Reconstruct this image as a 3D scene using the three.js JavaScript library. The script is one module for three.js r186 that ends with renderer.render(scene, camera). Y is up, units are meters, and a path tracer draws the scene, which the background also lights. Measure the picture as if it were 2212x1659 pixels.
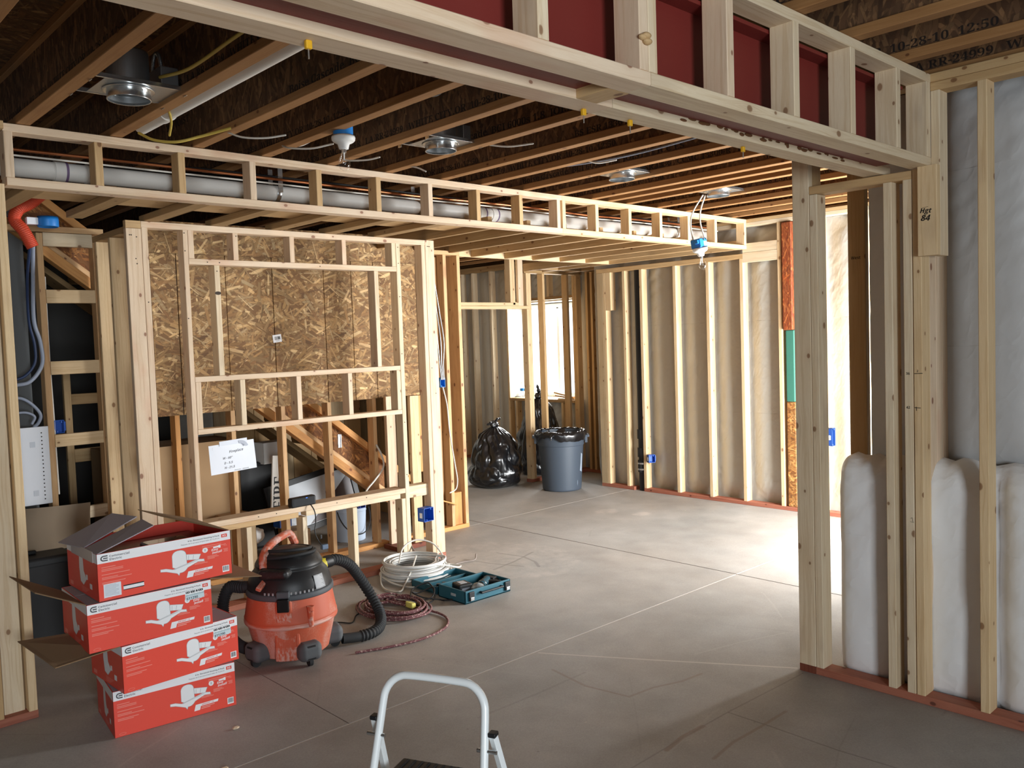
import * as THREE from 'three';
import { mergeGeometries } from 'three/addons/utils/BufferGeometryUtils.js';
import { RoundedBoxGeometry } from 'three/addons/geometries/RoundedBoxGeometry.js';
import { RectAreaLightUniformsLib } from 'three/addons/lights/RectAreaLightUniformsLib.js';

// ------------------------------------------------------------------ camera, sky, lights, exposure
// Room frame: x = u (along the header), y = height, -z = v (along the joists). The camera stands at u 0, v 0, 1.7 m up.
const scene = new THREE.Scene();
const camera = new THREE.PerspectiveCamera(48.35, 2212 / 1659, 0.05, 60);
{
  const pitch = 0.0520272157, yaw = 0.751985528, roll = -0.0341910274;
  const f = new THREE.Vector3(Math.sin(yaw), 0, -Math.cos(yaw)), r = new THREE.Vector3(Math.cos(yaw), 0, Math.sin(yaw)), up = new THREE.Vector3(0, 1, 0);
  const f2 = f.clone().multiplyScalar(Math.cos(pitch)).addScaledVector(up, -Math.sin(pitch));
  const u2 = up.clone().multiplyScalar(Math.cos(pitch)).addScaledVector(f, Math.sin(pitch));
  const r3 = r.clone().multiplyScalar(Math.cos(roll)).addScaledVector(u2, Math.sin(roll));
  const u3 = u2.clone().multiplyScalar(Math.cos(roll)).addScaledVector(r, -Math.sin(roll));
  camera.position.set(0, 1.7, 0);
  camera.quaternion.setFromRotationMatrix(new THREE.Matrix4().makeBasis(r3, u3, f2.clone().negate()));
}
const renderer = new THREE.WebGLRenderer({ antialias: true });
renderer.toneMapping = THREE.LinearToneMapping;
renderer.toneMappingExposure = 1.5;
renderer.shadowMap.enabled = true;
renderer.shadowMap.type = THREE.PCFSoftShadowMap;
scene.background = new THREE.Color(0.86, 0.93, 1.0);
scene.backgroundIntensity = 1.6;
RectAreaLightUniformsLib.init();
// daylight of an overcast sky, one area light of the size of each real glazed opening, set just inside its glass
function daylight(name, [u, v, h], [nu, nv], w, ht, color, intensity) {
  const l = new THREE.RectAreaLight(color, intensity, w, ht);
  l.name = name; l.position.set(u, h, -v); l.lookAt(u + nu, h, -(v + nv)); scene.add(l); return l;
}
daylight('patio_door_daylight', [6.5, 1.83, 1.05], [0, 1], 1.44, 1.95, new THREE.Color(0.96, 0.985, 1.0), 30);
daylight('back_window_daylight', [8.38, 8.08, 1.53], [-1, 0], 0.86, 1.18, new THREE.Color(0.95, 0.99, 1.0), 15);
daylight('front_window_daylight', [-0.35, -2.93, 1.55], [0, 1], 1.5, 1.3, new THREE.Color(0.87, 0.945, 1.0), 23);

// ------------------------------------------------------------------ helpers
let seed = 7;
const rnd = () => { seed = (seed + 0x6d2b79f5) | 0; let t = Math.imul(seed ^ (seed >>> 15), 1 | seed); t = (t + Math.imul(t ^ (t >>> 7), 61 | t)) ^ t; return ((t ^ (t >>> 14)) >>> 0) / 4294967296; };
const rr = (a, b) => a + (b - a) * rnd();
const lerp = (a, b, t) => a + (b - a) * t, clamp = (x, a = 0, b = 1) => Math.min(b, Math.max(a, x));
const sstep = (a, b, x) => { const t = clamp((x - a) / (b - a)); return t * t * (3 - 2 * t); };
const V = (u, v, h) => new THREE.Vector3(u, h, -v);
function hash(x, y, z = 0) { let n = Math.imul(x | 0, 374761393) ^ Math.imul(y | 0, 668265263) ^ Math.imul(z | 0, 2147483647); n = Math.imul(n ^ (n >>> 13), 1274126177); return ((n ^ (n >>> 16)) >>> 0) / 4294967296; }
function noise2(x, y, px = 1 << 20, py = 1 << 20, s = 0) {
  const xi = Math.floor(x), yi = Math.floor(y), fx = x - xi, fy = y - yi, m = (a, p) => ((a % p) + p) % p;
  const sx = fx * fx * (3 - 2 * fx), sy = fy * fy * (3 - 2 * fy);
  const a = hash(m(xi, px), m(yi, py), s), b = hash(m(xi + 1, px), m(yi, py), s), c = hash(m(xi, px), m(yi + 1, py), s), d = hash(m(xi + 1, px), m(yi + 1, py), s);
  return lerp(lerp(a, b, sx), lerp(c, d, sx), sy);
}
function fbm(x, y, oct, px, py, s = 0) { let a = 0, w = 0.5, t = 0; for (let i = 0; i < oct; i++) { a += w * noise2(x, y, px, py, s + i); t += w; x *= 2; y *= 2; px *= 2; py *= 2; w *= 0.5; } return a / t; }
function noise3(x, y, z) {
  const zi = Math.floor(z), fz = z - zi, s = fz * fz * (3 - 2 * fz);
  return lerp(noise2(x, y, 1 << 20, 1 << 20, zi * 7 + 1000), noise2(x, y, 1 << 20, 1 << 20, zi * 7 + 1007), s);
}

const used = {};
function numbered(n) { const k = used[n] = (used[n] ?? -1) + 1; return k ? `${n}_${String(k).padStart(3, '0')}` : n; }
const base = new WeakMap();                       // a group's own origin in room coordinates (u, v, h)
function tag(o, label, category, group) { o.userData.label = label; o.userData.category = category; if (group) o.userData.group = group; return o; }
function thing(name, label, category, at = [0, 0, 0], turn = 0, group) {
  const o = new THREE.Group(); o.name = numbered(name); o.position.copy(V(...at)); o.rotation.y = turn; base.set(o, V(...at)); scene.add(o);
  return tag(o, label, category, group);
}
function structure(name, at = [0, 0, 0]) {
  const o = new THREE.Group(); o.name = name; o.position.copy(V(...at)); base.set(o, V(...at)); o.userData.kind = 'structure'; scene.add(o); return o;
}
// a part given in its thing's own frame
function part(parent, name, geo, mat, label) {
  const m = new THREE.Mesh(geo, mat); m.name = name; m.castShadow = m.receiveShadow = true; parent.add(m);
  if (label) m.userData.label = label;
  return m;
}
// a part given in room coordinates
function worldPart(parent, name, geo, mat, label) {
  const b = base.get(parent); if (b && (b.x || b.y || b.z)) geo.translate(-b.x, -b.y, -b.z);
  return part(parent, name, geo, mat, label);
}
const uvSet = (geo, s, t = s, ds = 0, dt = 0) => { const a = geo.attributes.uv; for (let i = 0; i < a.count; i++) a.setXY(i, a.getX(i) * s + ds, a.getY(i) * t + dt); return geo; };
const merge = (...g) => mergeGeometries(g.flat().map((x) => { const y = x.index ? x.toNonIndexed() : x; for (const k of Object.keys(y.attributes)) if (!['position', 'normal', 'uv'].includes(k)) y.deleteAttribute(k); return y; }));

// a board: long axis 0 (x), 1 (y) or 2 (z), eased edges, grain along its length, uv in metres with a random offset
function boardGeo(sx, sy, sz, axis, ease = 0.0025, square = false) {
  const dims = [sx, sy, sz], L = dims[axis], A = dims[(axis + 1) % 3], B = dims[(axis + 2) % 3], c = square ? 0 : Math.min(ease, A * 0.2, B * 0.2);
  const a = A / 2, b = B / 2;
  const ring = c ? [[a, -b + c], [a, b - c], [a - c, b], [-a + c, b], [-a, b - c], [-a, -b + c], [-a + c, -b], [a - c, -b]] : [[a, -b], [a, b], [-a, b], [-a, -b]];
  const pos = [], uv = [], nor = [], so = rnd() * 5, to = rnd() * 3;
  const put = (l, p, n, s, t) => { const q = [0, 0, 0], m = [0, 0, 0]; q[axis] = l; q[(axis + 1) % 3] = p[0]; q[(axis + 2) % 3] = p[1]; m[axis] = n[0]; m[(axis + 1) % 3] = n[1]; m[(axis + 2) % 3] = n[2]; pos.push(...q); nor.push(...m); uv.push(s, t); };
  let d = 0;
  for (let i = 0; i < ring.length; i++) {
    const p = ring[i], q = ring[(i + 1) % ring.length], e = Math.hypot(q[0] - p[0], q[1] - p[1]), n = [0, (q[1] - p[1]) / e, -(q[0] - p[0]) / e];
    const P = [[-L / 2, p, d], [L / 2, p, d], [L / 2, q, d + e], [-L / 2, q, d + e]];
    for (const k of [0, 2, 1, 0, 3, 2]) put(P[k][0], P[k][1], n, so + P[k][0], to + P[k][2]);
    d += e;
  }
  for (const s of [-1, 1]) for (let i = 1; i < ring.length - 1; i++) {
    const tri = s > 0 ? [0, i, i + 1] : [0, i + 1, i];
    for (const k of tri) put(s * L / 2, ring[k], [s, 0, 0], so + ring[k][0] * 0.2, to + ring[k][1]);
  }
  const g = new THREE.BufferGeometry();
  g.setAttribute('position', new THREE.Float32BufferAttribute(pos, 3)); g.setAttribute('normal', new THREE.Float32BufferAttribute(nor, 3)); g.setAttribute('uv', new THREE.Float32BufferAttribute(uv, 2));
  return g;
}
// stick: a board that fills the room box u0..u1, v0..v1, h0..h1
function stick(parent, name, u0, u1, v0, v1, h0, h1, mat, axis, label) {
  const s = [Math.abs(u1 - u0), Math.abs(h1 - h0), Math.abs(v1 - v0)];
  axis ??= s.indexOf(Math.max(...s));
  const g = boardGeo(...s, axis), b = base.get(parent) ?? new THREE.Vector3();
  const m = part(parent, name, g, mat, label);
  m.position.copy(V((u0 + u1) / 2, (v0 + v1) / 2, (h0 + h1) / 2)).sub(b);
  return m;
}
// beam: a board from room point A to room point B, `wide` across (in the direction of side), `tall` in the other
function beam(parent, name, A, B, wide, tall, mat, side = [0, 1, 0]) {
  const a = V(...A), b = V(...B), d = b.clone().sub(a), L = d.length(); d.normalize();
  const s = V(...side); s.addScaledVector(d, -s.dot(d)).normalize();
  const t = new THREE.Vector3().crossVectors(d, s);
  const g = boardGeo(L, wide, tall, 0), m = part(parent, name, g, mat), o = base.get(parent) ?? new THREE.Vector3();
  m.quaternion.setFromRotationMatrix(new THREE.Matrix4().makeBasis(d, s, t));
  m.position.copy(a.add(b).multiplyScalar(0.5)).sub(o);
  return m;
}
function box(su, sh, sv, r = 0.004, at = [0, 0, 0], seg = 2) { const g = r ? new RoundedBoxGeometry(su, sh, sv, seg, Math.min(r, su * 0.49, sh * 0.49, sv * 0.49)) : new THREE.BoxGeometry(su, sh, sv); g.translate(...at); return g; }
function cyl(r0, r1, h, at = [0, 0, 0], seg = 24, open = false) { const g = new THREE.CylinderGeometry(r1, r0, h, seg, 1, open); g.translate(...at); return g; }
function lathe(pts, seg = 48) { return new THREE.LatheGeometry(pts.map(([r, y]) => new THREE.Vector2(r, y)), seg); }
// tube through points (Vector3), radius a number or a function of 0..1
function tube(pts, r, seg = 64, radial = 8, closed = false) {
  const c = pts.getPointAt ? pts : new THREE.CatmullRomCurve3(pts, closed, 'centripetal');
  if (typeof r === 'number') return capped(new THREE.TubeGeometry(c, seg, r, radial, closed), c, r, closed);
  const g = new THREE.TubeGeometry(c, seg, 1, radial, closed), p = g.attributes.position, n = g.attributes.normal, uv = g.attributes.uv;
  for (let i = 0; i < p.count; i++) { const k = r(uv.getX(i)) - 1; p.setXYZ(i, p.getX(i) + n.getX(i) * k, p.getY(i) + n.getY(i) * k, p.getZ(i) + n.getZ(i) * k); }
  g.computeVertexNormals(); return g;
}
function capped(g, c, r, closed) {
  if (closed) return g;
  const caps = [0, 1].map((t) => { const s = new THREE.SphereGeometry(r, 8, 5), p = c.getPointAt(t); s.translate(p.x, p.y, p.z); return s; });
  return merge(g, ...caps);
}
function grid(nx, ny, fn) {                         // fn(s, t) -> [Vector3, su, sv]
  const g = new THREE.PlaneGeometry(1, 1, nx, ny), p = g.attributes.position, uv = g.attributes.uv;
  for (let i = 0; i < p.count; i++) { const [q, a, b] = fn(uv.getX(i), uv.getY(i)); p.setXYZ(i, q.x, q.y, q.z); uv.setXY(i, a, b); }
  g.computeVertexNormals(); return g;
}
// a grid with a back at `thick` behind it and edges all round, for sheets and flaps
function quadSlab(a, b, c, d, thick) {              // corners in room coordinates, counter-clockwise seen from the front
  const P = [a, b, c, d].map((p) => V(...p)), n = new THREE.Vector3().crossVectors(P[1].clone().sub(P[0]), P[3].clone().sub(P[0])).normalize().multiplyScalar(-thick);
  const Q = P.map((p) => p.clone().add(n)), pos = [], uv = [], w = P[0].distanceTo(P[1]), h = P[0].distanceTo(P[3]);
  const f = (x, y, z, t, U) => { for (const [k, q] of [[0, x], [1, y], [2, z], [0, x], [2, z], [3, t]]) { pos.push(q.x, q.y, q.z); uv.push(...U[k]); } };
  const U = [[0, 0], [w, 0], [w, h], [0, h]];
  f(P[0], P[1], P[2], P[3], U); f(Q[1], Q[0], Q[3], Q[2], U);
  for (let i = 0; i < 4; i++) { const j = (i + 1) % 4; f(Q[i], Q[j], P[j], P[i], [[0, 0], [w, 0], [w, thick], [0, thick]]); }
  const g = new THREE.BufferGeometry(); g.setAttribute('position', new THREE.Float32BufferAttribute(pos, 3)); g.setAttribute('uv', new THREE.Float32BufferAttribute(uv, 2)); g.computeVertexNormals(); return g;
}

// ------------------------------------------------------------------ textures
function dataTex(w, h, fn, srgb = true) {
  const d = new Uint8Array(w * h * 4);
  for (let y = 0, k = 0; y < h; y++) for (let x = 0; x < w; x++, k += 4) { const c = fn(x, y); d[k] = clamp(c[0], 0, 255); d[k + 1] = clamp(c[1], 0, 255); d[k + 2] = clamp(c[2], 0, 255); d[k + 3] = 255; }
  const t = new THREE.DataTexture(d, w, h); t.wrapS = t.wrapT = THREE.RepeatWrapping; t.magFilter = THREE.LinearFilter; t.minFilter = THREE.LinearMipmapLinearFilter; t.generateMipmaps = true;
  if (srgb) t.colorSpace = THREE.SRGBColorSpace; t.needsUpdate = true; return t;
}
function canvasTex(w, h, draw, repeat = false) {
  const c = document.createElement('canvas'); c.width = w; c.height = h; const g = c.getContext('2d'); draw(g, w, h);
  const t = new THREE.CanvasTexture(c); t.colorSpace = THREE.SRGBColorSpace; t.anisotropy = 8;
  if (repeat) t.wrapS = t.wrapT = THREE.RepeatWrapping; return t;
}
const scaled = (t, s, v = s) => { const c = t.clone(); c.repeat.set(s, v); c.needsUpdate = true; return c; };
const paint = (rgb, rough = 0.6, extra = {}) => new THREE.MeshStandardMaterial({ color: new THREE.Color(rgb), roughness: rough, ...extra });

// spruce: grain along s, 2.4 m by 0.3 m, with knots
const PW = 2048, PH = 256;
const knots = Array.from({ length: 13 }, () => [rnd() * PW, rnd() * PH, rr(5, 13)]);
function pineAt(x, y, k) {
  let dy = 0, kn = 0, halo = 0;
  for (const [kx, ky, r] of knots) {
    let ex = Math.abs(x - kx); ex = Math.min(ex, PW - ex); let ey = y - ky; if (ey > PH / 2) ey -= PH; if (ey < -PH / 2) ey += PH;
    if (ex > 140 || Math.abs(ey) > 60) continue;
    const d = Math.hypot(ex / 1.5, ey);
    dy += Math.sign(ey || 1) * -r * 1.1 * Math.exp(-(ex * ex) / (r * r * 26)) * Math.exp(-Math.abs(ey) / (r * 2.2));
    kn = Math.max(kn, 1 - sstep(r * 0.55, r * 0.85, d)); halo = Math.max(halo, Math.exp(-d / (r * 1.1)));
  }
  const yy = (y + dy) / PH;
  const slow = fbm(x / PW * 6, yy * 3, 3, 6, 3, 40 + k), g = fbm(x / PW * 8 + slow * 0.15, yy * 36 + slow * 4, 3, 8, 36, 60 + k), fine = noise2(x / PW * 110, yy * 150, 110, 150, 90 + k);
  const stain = sstep(0.62, 0.8, fbm(x / PW * 9, yy * 2.5, 3, 9, 3, 120 + k));
  return [slow, g, fine, kn, halo, stain];
}
function pineTex(c0, c1, c2, k, stainCol) {
  return dataTex(PW, PH, (x, y) => {
    const [slow, g, fine, kn, halo, stain] = pineAt(x, y, k);
    const line = sstep(0.5, 0.72, g), t = clamp(0.25 + (slow - 0.5) * 0.7 + line * 0.42 + (fine - 0.5) * 0.2);
    const o = [0, 1, 2].map((i) => lerp(lerp(c0[i], c1[i], t), c2[i], clamp(kn * 0.6 + halo * 0.18)));
    return o.map((q, i) => lerp(q, stainCol[i], stain * 0.22));
  });
}
const texPine = pineTex([230, 213, 184], [206, 181, 145], [120, 84, 56], 0, [170, 150, 130]);
const texPinePink = pineTex([228, 206, 179], [206, 177, 144], [124, 80, 60], 3, [200, 140, 110]);
const texFir = pineTex([218, 180, 132], [190, 146, 100], [96, 58, 34], 5, [120, 72, 44]);
const texTreated = pineTex([176, 112, 88], [142, 78, 58], [80, 40, 30], 9, [150, 120, 100]);
const bumpPine = dataTex(1024, 256, (x, y) => { const g = fbm(x / 1024 * 8, y / 256 * 40, 3, 8, 40, 60), f = noise2(x / 4, y / 1.5, 256, 170, 7); const q = 90 + g * 90 + f * 50; return [q, q, q]; }, false);
const lumber = (tex, tint = 0xffffff, rough = 0.72) => {
  const m = new THREE.MeshStandardMaterial({ map: scaled(tex, 1 / 2.4, 1 / 0.3), bumpMap: scaled(bumpPine, 1 / 1.2, 1 / 0.3), bumpScale: 0.0006, roughness: rough, color: new THREE.Color(tint) }); return m;
};
const W = {
  pale: lumber(texPine), cream: lumber(texPine, 0xfff4e2), tan: lumber(texPine, 0xe6d2b4), grey: lumber(texPine, 0xd6cdbd), dull: lumber(texPine, 0xc0ab8b),
  pink: lumber(texPinePink), pinkDull: lumber(texPinePink, 0xdcc4b0), fir: lumber(texFir, 0xffffff, 0.66), firPale: lumber(texFir, 0xffe6c0), joist: lumber(texPine, 0xb8936c), red: lumber(texTreated), redDull: lumber(texTreated, 0xb9a294),
};
const studMats = [W.pale, W.pale, W.cream, W.tan, W.pink];
const anyStud = () => studMats[Math.floor(rnd() * studMats.length)];

// oriented strand board
function strandBoard(w, h, scale, pal, n, bg, upright = false, overlay) {
  return canvasTex(w, h, (g) => {
    g.fillStyle = bg; g.fillRect(0, 0, w, h);
    for (let i = 0; i < n; i++) {
      const L = rr(20, 105) * scale, B = rr(4, 17) * scale, a = upright ? Math.PI / 2 + (rnd() + rnd() + rnd() - 1.5) * 0.75 : (rnd() + rnd() + rnd() - 1.5) * 1.5, x = rnd() * w, y = rnd() * h;
      const c = pal[Math.floor(rnd() * pal.length)], q = rr(0.8, 1.12), al = rr(0.55, 0.98);
      for (const ox of [-w, 0, w]) for (const oy of [-h, 0, h]) {
        if (x + ox < -L || x + ox > w + L || y + oy < -L || y + oy > h + L) continue;
        g.save(); g.translate(x + ox, y + oy); g.rotate(a); g.globalAlpha = al; g.fillStyle = `rgb(${c.map((k) => Math.round(k * q)).join(',')})`;
        g.beginPath(); g.moveTo(-L / 2, -B * 0.3); g.lineTo(-L * 0.3, -B / 2); g.lineTo(L / 2, -B * 0.4); g.lineTo(L * 0.45, B * 0.45); g.lineTo(-L * 0.4, B / 2); g.closePath(); g.fill();
        g.globalAlpha = 0.35; g.strokeStyle = 'rgb(70,44,20)'; g.lineWidth = Math.max(0.7, scale * 0.9); g.stroke(); g.restore();
      }
    }
    overlay?.(g, w, h);
  }, true);
}
const palOSB = [[176, 138, 88], [158, 120, 74], [194, 158, 108], [140, 102, 60], [206, 174, 126], [168, 132, 86], [124, 88, 52], [150, 116, 74]];
const texOSB = strandBoard(1024, 1024, 1.5, palOSB, 2300, 'rgb(120,86,50)');
const osb = new THREE.MeshStandardMaterial({ map: scaled(texOSB, 1 / 1.15), roughness: 0.75 });
const texOrange = strandBoard(256, 512, 0.9, [[206, 120, 62], [186, 96, 46], [222, 146, 88], [160, 78, 36]], 700, 'rgb(160,84,40)', true);
const palWeb = [[110, 78, 50], [94, 64, 40], [126, 90, 58], [80, 54, 33], [136, 100, 66]];
const webMat = (line, font, y0) => new THREE.MeshStandardMaterial({ roughness: 0.8, map: strandBoard(2048, 192, 1.1, palWeb, 1500, 'rgb(84,56,34)', true, (g, w, h) => { g.font = font; g.fillStyle = 'rgba(24,15,9,0.92)'; line.forEach(([s, x, y]) => g.fillText(s, x, y)); }) });
const webA = webMat([['BS ESR 1336   CCMC 13300-R   LA RR-24999   WHITE CITY,OR  10-28-10  12:50', 60, 182]], 'bold 40px serif');
const webB = webMat([['\u25C6 Boise Cascade  BCI 6000s 1.8  JOIST  \u2665  ICC ES', 120, 182], ['BCI JOIST', 1250, 92]], 'bold 44px serif');

// concrete slab, 8 m by 8 m: mottle, trowel marks, dust patches, chalk line and stains where the photograph shows them
const FU0 = 0, FV0 = 1, FS = 8;
const texFloor = (() => {
  const N = 2048, px = N / FS, blot = canvasTex(N, N, (g) => {
    g.fillStyle = '#000'; g.fillRect(0, 0, N, N);
    const P = (u, v) => [(u - FU0) * px, N - (v - FV0) * px];
    const line = (pts, w, c, a) => { g.globalAlpha = a; g.strokeStyle = c; g.lineWidth = w; g.lineCap = 'round'; g.beginPath(); pts.forEach((p, i) => (i ? g.lineTo(...P(...p)) : g.moveTo(...P(...p)))); g.stroke(); };
    // red channel: pale dust; green channel: dark stain
    const dust = (u, v, a, b, n, al) => { for (let i = 0; i < n; i++) { const t = rnd() * 6.283, q = Math.sqrt(rnd()); g.globalAlpha = al; g.fillStyle = '#f00'; const [x, y] = P(u + Math.cos(t) * q * a, v + Math.sin(t) * q * b); g.beginPath(); g.arc(x, y, rr(2, 11), 0, 7); g.fill(); } };
    dust(4.42, 4.85, 0.5, 0.6, 1300, 0.06); dust(4.3, 5.45, 0.2, 0.25, 160, 0.05); dust(6.26, 5.42, 0.12, 0.1, 120, 0.07); dust(6.38, 5.08, 0.1, 0.06, 100, 0.06); dust(3.2, 4.6, 0.9, 0.7, 400, 0.03); dust(2.2, 4.2, 0.6, 0.5, 300, 0.03);
    line([[3.18, 3.26], [3.5, 2.75], [3.895, 2.14]], 3, '#f00', 0.75);
    line([[4.2, 5.1], [4.25, 4.85], [4.35, 4.6]], 5, '#0f0', 0.5); line([[4.15, 4.7], [4.4, 4.75], [4.7, 4.85]], 5, '#0f0', 0.5); line([[4.5, 5.05], [4.55, 4.8], [4.5, 4.62], [4.42, 4.5]], 6, '#0f0', 0.5); line([[4.05, 5.1], [4.1, 5.2], [4.2, 5.22]], 4, '#0f0', 0.5);
    line([[3.06, 3.04], [3.02, 2.78], [3.064, 2.542], [3.225, 2.524], [3.375, 2.467], [3.52, 2.45]], 4, '#00f', 0.5); line([[2.76, 2.1], [2.9, 2.12], [3.04, 2.115]], 6, '#00f', 0.7); line([[2.83, 1.92], [3.0, 1.94], [3.2, 1.932], [3.41, 1.93]], 4, '#00f', 0.6); line([[3.23, 2.11], [3.233, 1.9], [3.225, 1.6], [3.24, 1.39], [3.24, 1.0]], 1.6, '#0f0', 0.8); line([[2.3, 2.11], [3.05, 2.115], [3.25, 2.112], [3.7, 2.09], [3.86, 2.085]], 1.6, '#0f0', 0.55);
    for (let i = 0; i < 60; i++) { const u = rr(0.5, 7), v = rr(1.2, 6.5), a = rr(0, 6.28), l = rr(0.2, 0.9); line([[u, v], [u + Math.cos(a) * l * 0.5, v + Math.sin(a) * l * 0.5 + rr(-0.03, 0.03)], [u + Math.cos(a) * l, v + Math.sin(a) * l]], rr(1.5, 4), rnd() < 0.5 ? '#0f0' : '#f00', rr(0.06, 0.22)); }
    for (let i = 0; i < 260; i++) { g.globalAlpha = rr(0.2, 0.8); g.fillStyle = rnd() < 0.55 ? '#f00' : '#0f0'; const [x, y] = P(rr(0, 8), rr(1, 9)); g.fillRect(x, y, rr(1, 3), rr(1, 3)); }
    // trowel fans
    for (let i = 0; i < 120; i++) { const [x, y] = P(rr(0, 8), rr(1, 9)); g.globalAlpha = rr(0.02, 0.06); g.strokeStyle = rnd() < 0.5 ? '#0f0' : '#f00'; g.lineWidth = rr(4, 16); g.beginPath(); const t = rnd() * 6.28; g.arc(x, y, rr(40, 190), t, t + rr(0.6, 1.6)); g.stroke(); }
  });
  const d = blot.image.getContext('2d').getImageData(0, 0, N, N).data;
  return dataTex(N, N, (x, y) => {
    const k = ((N - 1 - y) * N + x) * 4, dust = d[k] / 255, dark = d[k + 1] / 255, rust = d[k + 2] / 255 * 0.6;
    const a = fbm(x / 256, y / 256, 4, 8, 8, 11), b = fbm(x / 40, y / 40, 3, 52, 52, 23), c = hash(x, y, 5), pink = fbm(x / 180, y / 180, 3, 12, 12, 31);
    const l = 158 + (a - 0.5) * 46 + (b - 0.5) * 20 + (c - 0.5) * 12 - dark * 44, w = clamp(dust * 0.75);
    const c0 = [lerp(l + 3 + (pink - 0.5) * 8, 214, w), lerp(l - 2, 202, w), lerp(l - 8 - (pink - 0.5) * 6, 192, w)];
    return [lerp(c0[0], 124, rust), lerp(c0[1], 98, rust), lerp(c0[2], 80, rust)];
  });
})();
const bumpFloor = dataTex(512, 512, (x, y) => { const q = 128 + (fbm(x / 32, y / 32, 4, 16, 16, 3) - 0.5) * 120 + (hash(x, y, 9) - 0.5) * 24; return [q, q, q]; }, false);
const concrete = new THREE.MeshStandardMaterial({ map: scaled(texFloor, 1 / FS), bumpMap: scaled(bumpFloor, 1 / 1.6), bumpScale: 0.0012, roughness: 0.62 });
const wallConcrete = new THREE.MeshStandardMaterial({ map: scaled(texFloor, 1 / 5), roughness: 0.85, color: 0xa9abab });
// polythene over insulation: fine wrinkles
const bumpPoly = dataTex(512, 512, (x, y) => {
  let q = 0.5;
  for (const [k, f, a] of [[0, 5, 0.9], [1, 9, -0.7], [2, 15, 0.35]]) { const r = 1 - Math.abs(2 * fbm((x * Math.cos(a) - y * Math.sin(a) * 0.0 + y * a) / 512 * f, y / 512 * f * 0.6, 3, f, f, 70 + k) - 1); q += (r - 0.7) * 0.5; }
  q = clamp(q) * 255; return [q, q, q];
}, false);
const poly = new THREE.MeshPhysicalMaterial({ color: 0xc2beb4, roughness: 0.42, bumpMap: scaled(bumpPoly, 1 / 0.9), bumpScale: 0.006, clearcoat: 0.15, clearcoatRoughness: 0.35 });
const polyWhite = new THREE.MeshPhysicalMaterial({ color: 0xeeeeee, roughness: 0.45, bumpMap: scaled(bumpPoly, 1 / 0.8), bumpScale: 0.004, clearcoat: 0.15, clearcoatRoughness: 0.4 });
const polyGrey = polyWhite.clone(); polyGrey.color.set(0xc0c0c0);
const M = {
  galv: paint(0xb4b8ba, 0.36, { metalness: 0.85 }), steel: paint(0xd0d3d4, 0.25, { metalness: 0.95 }), black: paint(0x17181a, 0.5), blackGloss: paint(0x0c0d0f, 0.28), rubber: paint(0x222426, 0.75), pvc: paint(0xdedcd6, 0.45), white: paint(0xe9e9e6, 0.5),
  blue: paint(0x1f7fd0, 0.45), blueDeep: paint(0x1c57b5, 0.45), wire: paint(0xd6d2c8, 0.5), wireYellow: paint(0xc2a84c, 0.5), wireGrey: paint(0x9aa3b4, 0.5), copper: paint(0xc27a50, 0.35, { metalness: 0.9 }), orangeDuct: paint(0xd2492a, 0.55), dark: paint(0x2a2420, 0.85),
  card: paint(0xa68661, 0.85), cardGrey: paint(0x8d8580, 0.85), paper: paint(0xeef1f6, 0.8), bag: new THREE.MeshPhysicalMaterial({ color: 0x0d0e12, roughness: 0.32, clearcoat: 0.5, clearcoatRoughness: 0.22 }),
};
// ------------------------------------------------------------------ floor: slab bays between saw cut joints
const floor = structure('floor');
{
  const rows = [[-3.1, 3.283, [-2.7, 5.17, 8.6]], [3.283, 5.99, [-2.7, 2.0, 5.17, 8.6]], [5.99, 10.2, [-2.7, 2.0, 5.17, 8.6]]], gap = 0.0034;
  for (const [v0, v1, cuts] of rows) for (let i = 0; i < cuts.length - 1; i++) {
    const gu = (q) => (q === 5.17 ? 0.0042 : 0.0013), a = cuts[i] + gu(cuts[i]), b = cuts[i + 1] - gu(cuts[i + 1]), c = v0 + gap, d = v1 - gap, e = 0.0015;
    const ring = (o, h) => [V(a + o, c + o, h), V(b - o, c + o, h), V(b - o, d - o, h), V(a + o, d - o, h)];
    const T = ring(e, 0), S = ring(0, -e), B = ring(0, -0.12), pos = [], uv = [];
    const quad = (p, q, r, s) => { for (const k of [p, q, r, p, r, s]) { pos.push(k.x, k.y, k.z); uv.push(k.x - FU0, -k.z - FV0); } };
    quad(...T); quad(B[3], B[2], B[1], B[0]);
    for (let k = 0; k < 4; k++) { const l = (k + 1) % 4; quad(S[k], S[l], T[l], T[k]); quad(B[k], B[l], S[l], S[k]); }
    const g = new THREE.BufferGeometry(); g.setAttribute('position', new THREE.Float32BufferAttribute(pos, 3)); g.setAttribute('uv', new THREE.Float32BufferAttribute(uv, 2)); g.computeVertexNormals();
    part(floor, 'slab', g, concrete);
  }
  const dustFill = paint(0xbcb0a4, 0.95), darkFill = paint(0x443c36, 0.95);
  const fill = (u0, u1, v0, v1, m) => worldPart(floor, 'joint_filler', box(u1 - u0, 0.02, v1 - v0, 0, [(u0 + u1) / 2, -0.0115, -(v0 + v1) / 2]), m);
  for (const v of [3.283, 5.99]) fill(-2.7, 8.6, v - 0.008, v + 0.008, dustFill);
  fill(5.162, 5.178, -3.1, 10.2, darkFill); fill(1.992, 2.008, 3.291, 10.2, darkFill); 
  worldPart(floor, 'subgrade', box(11.4, 0.1, 13.4, 0, [2.95, -0.18, -3.55]), wallConcrete);
}

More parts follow.
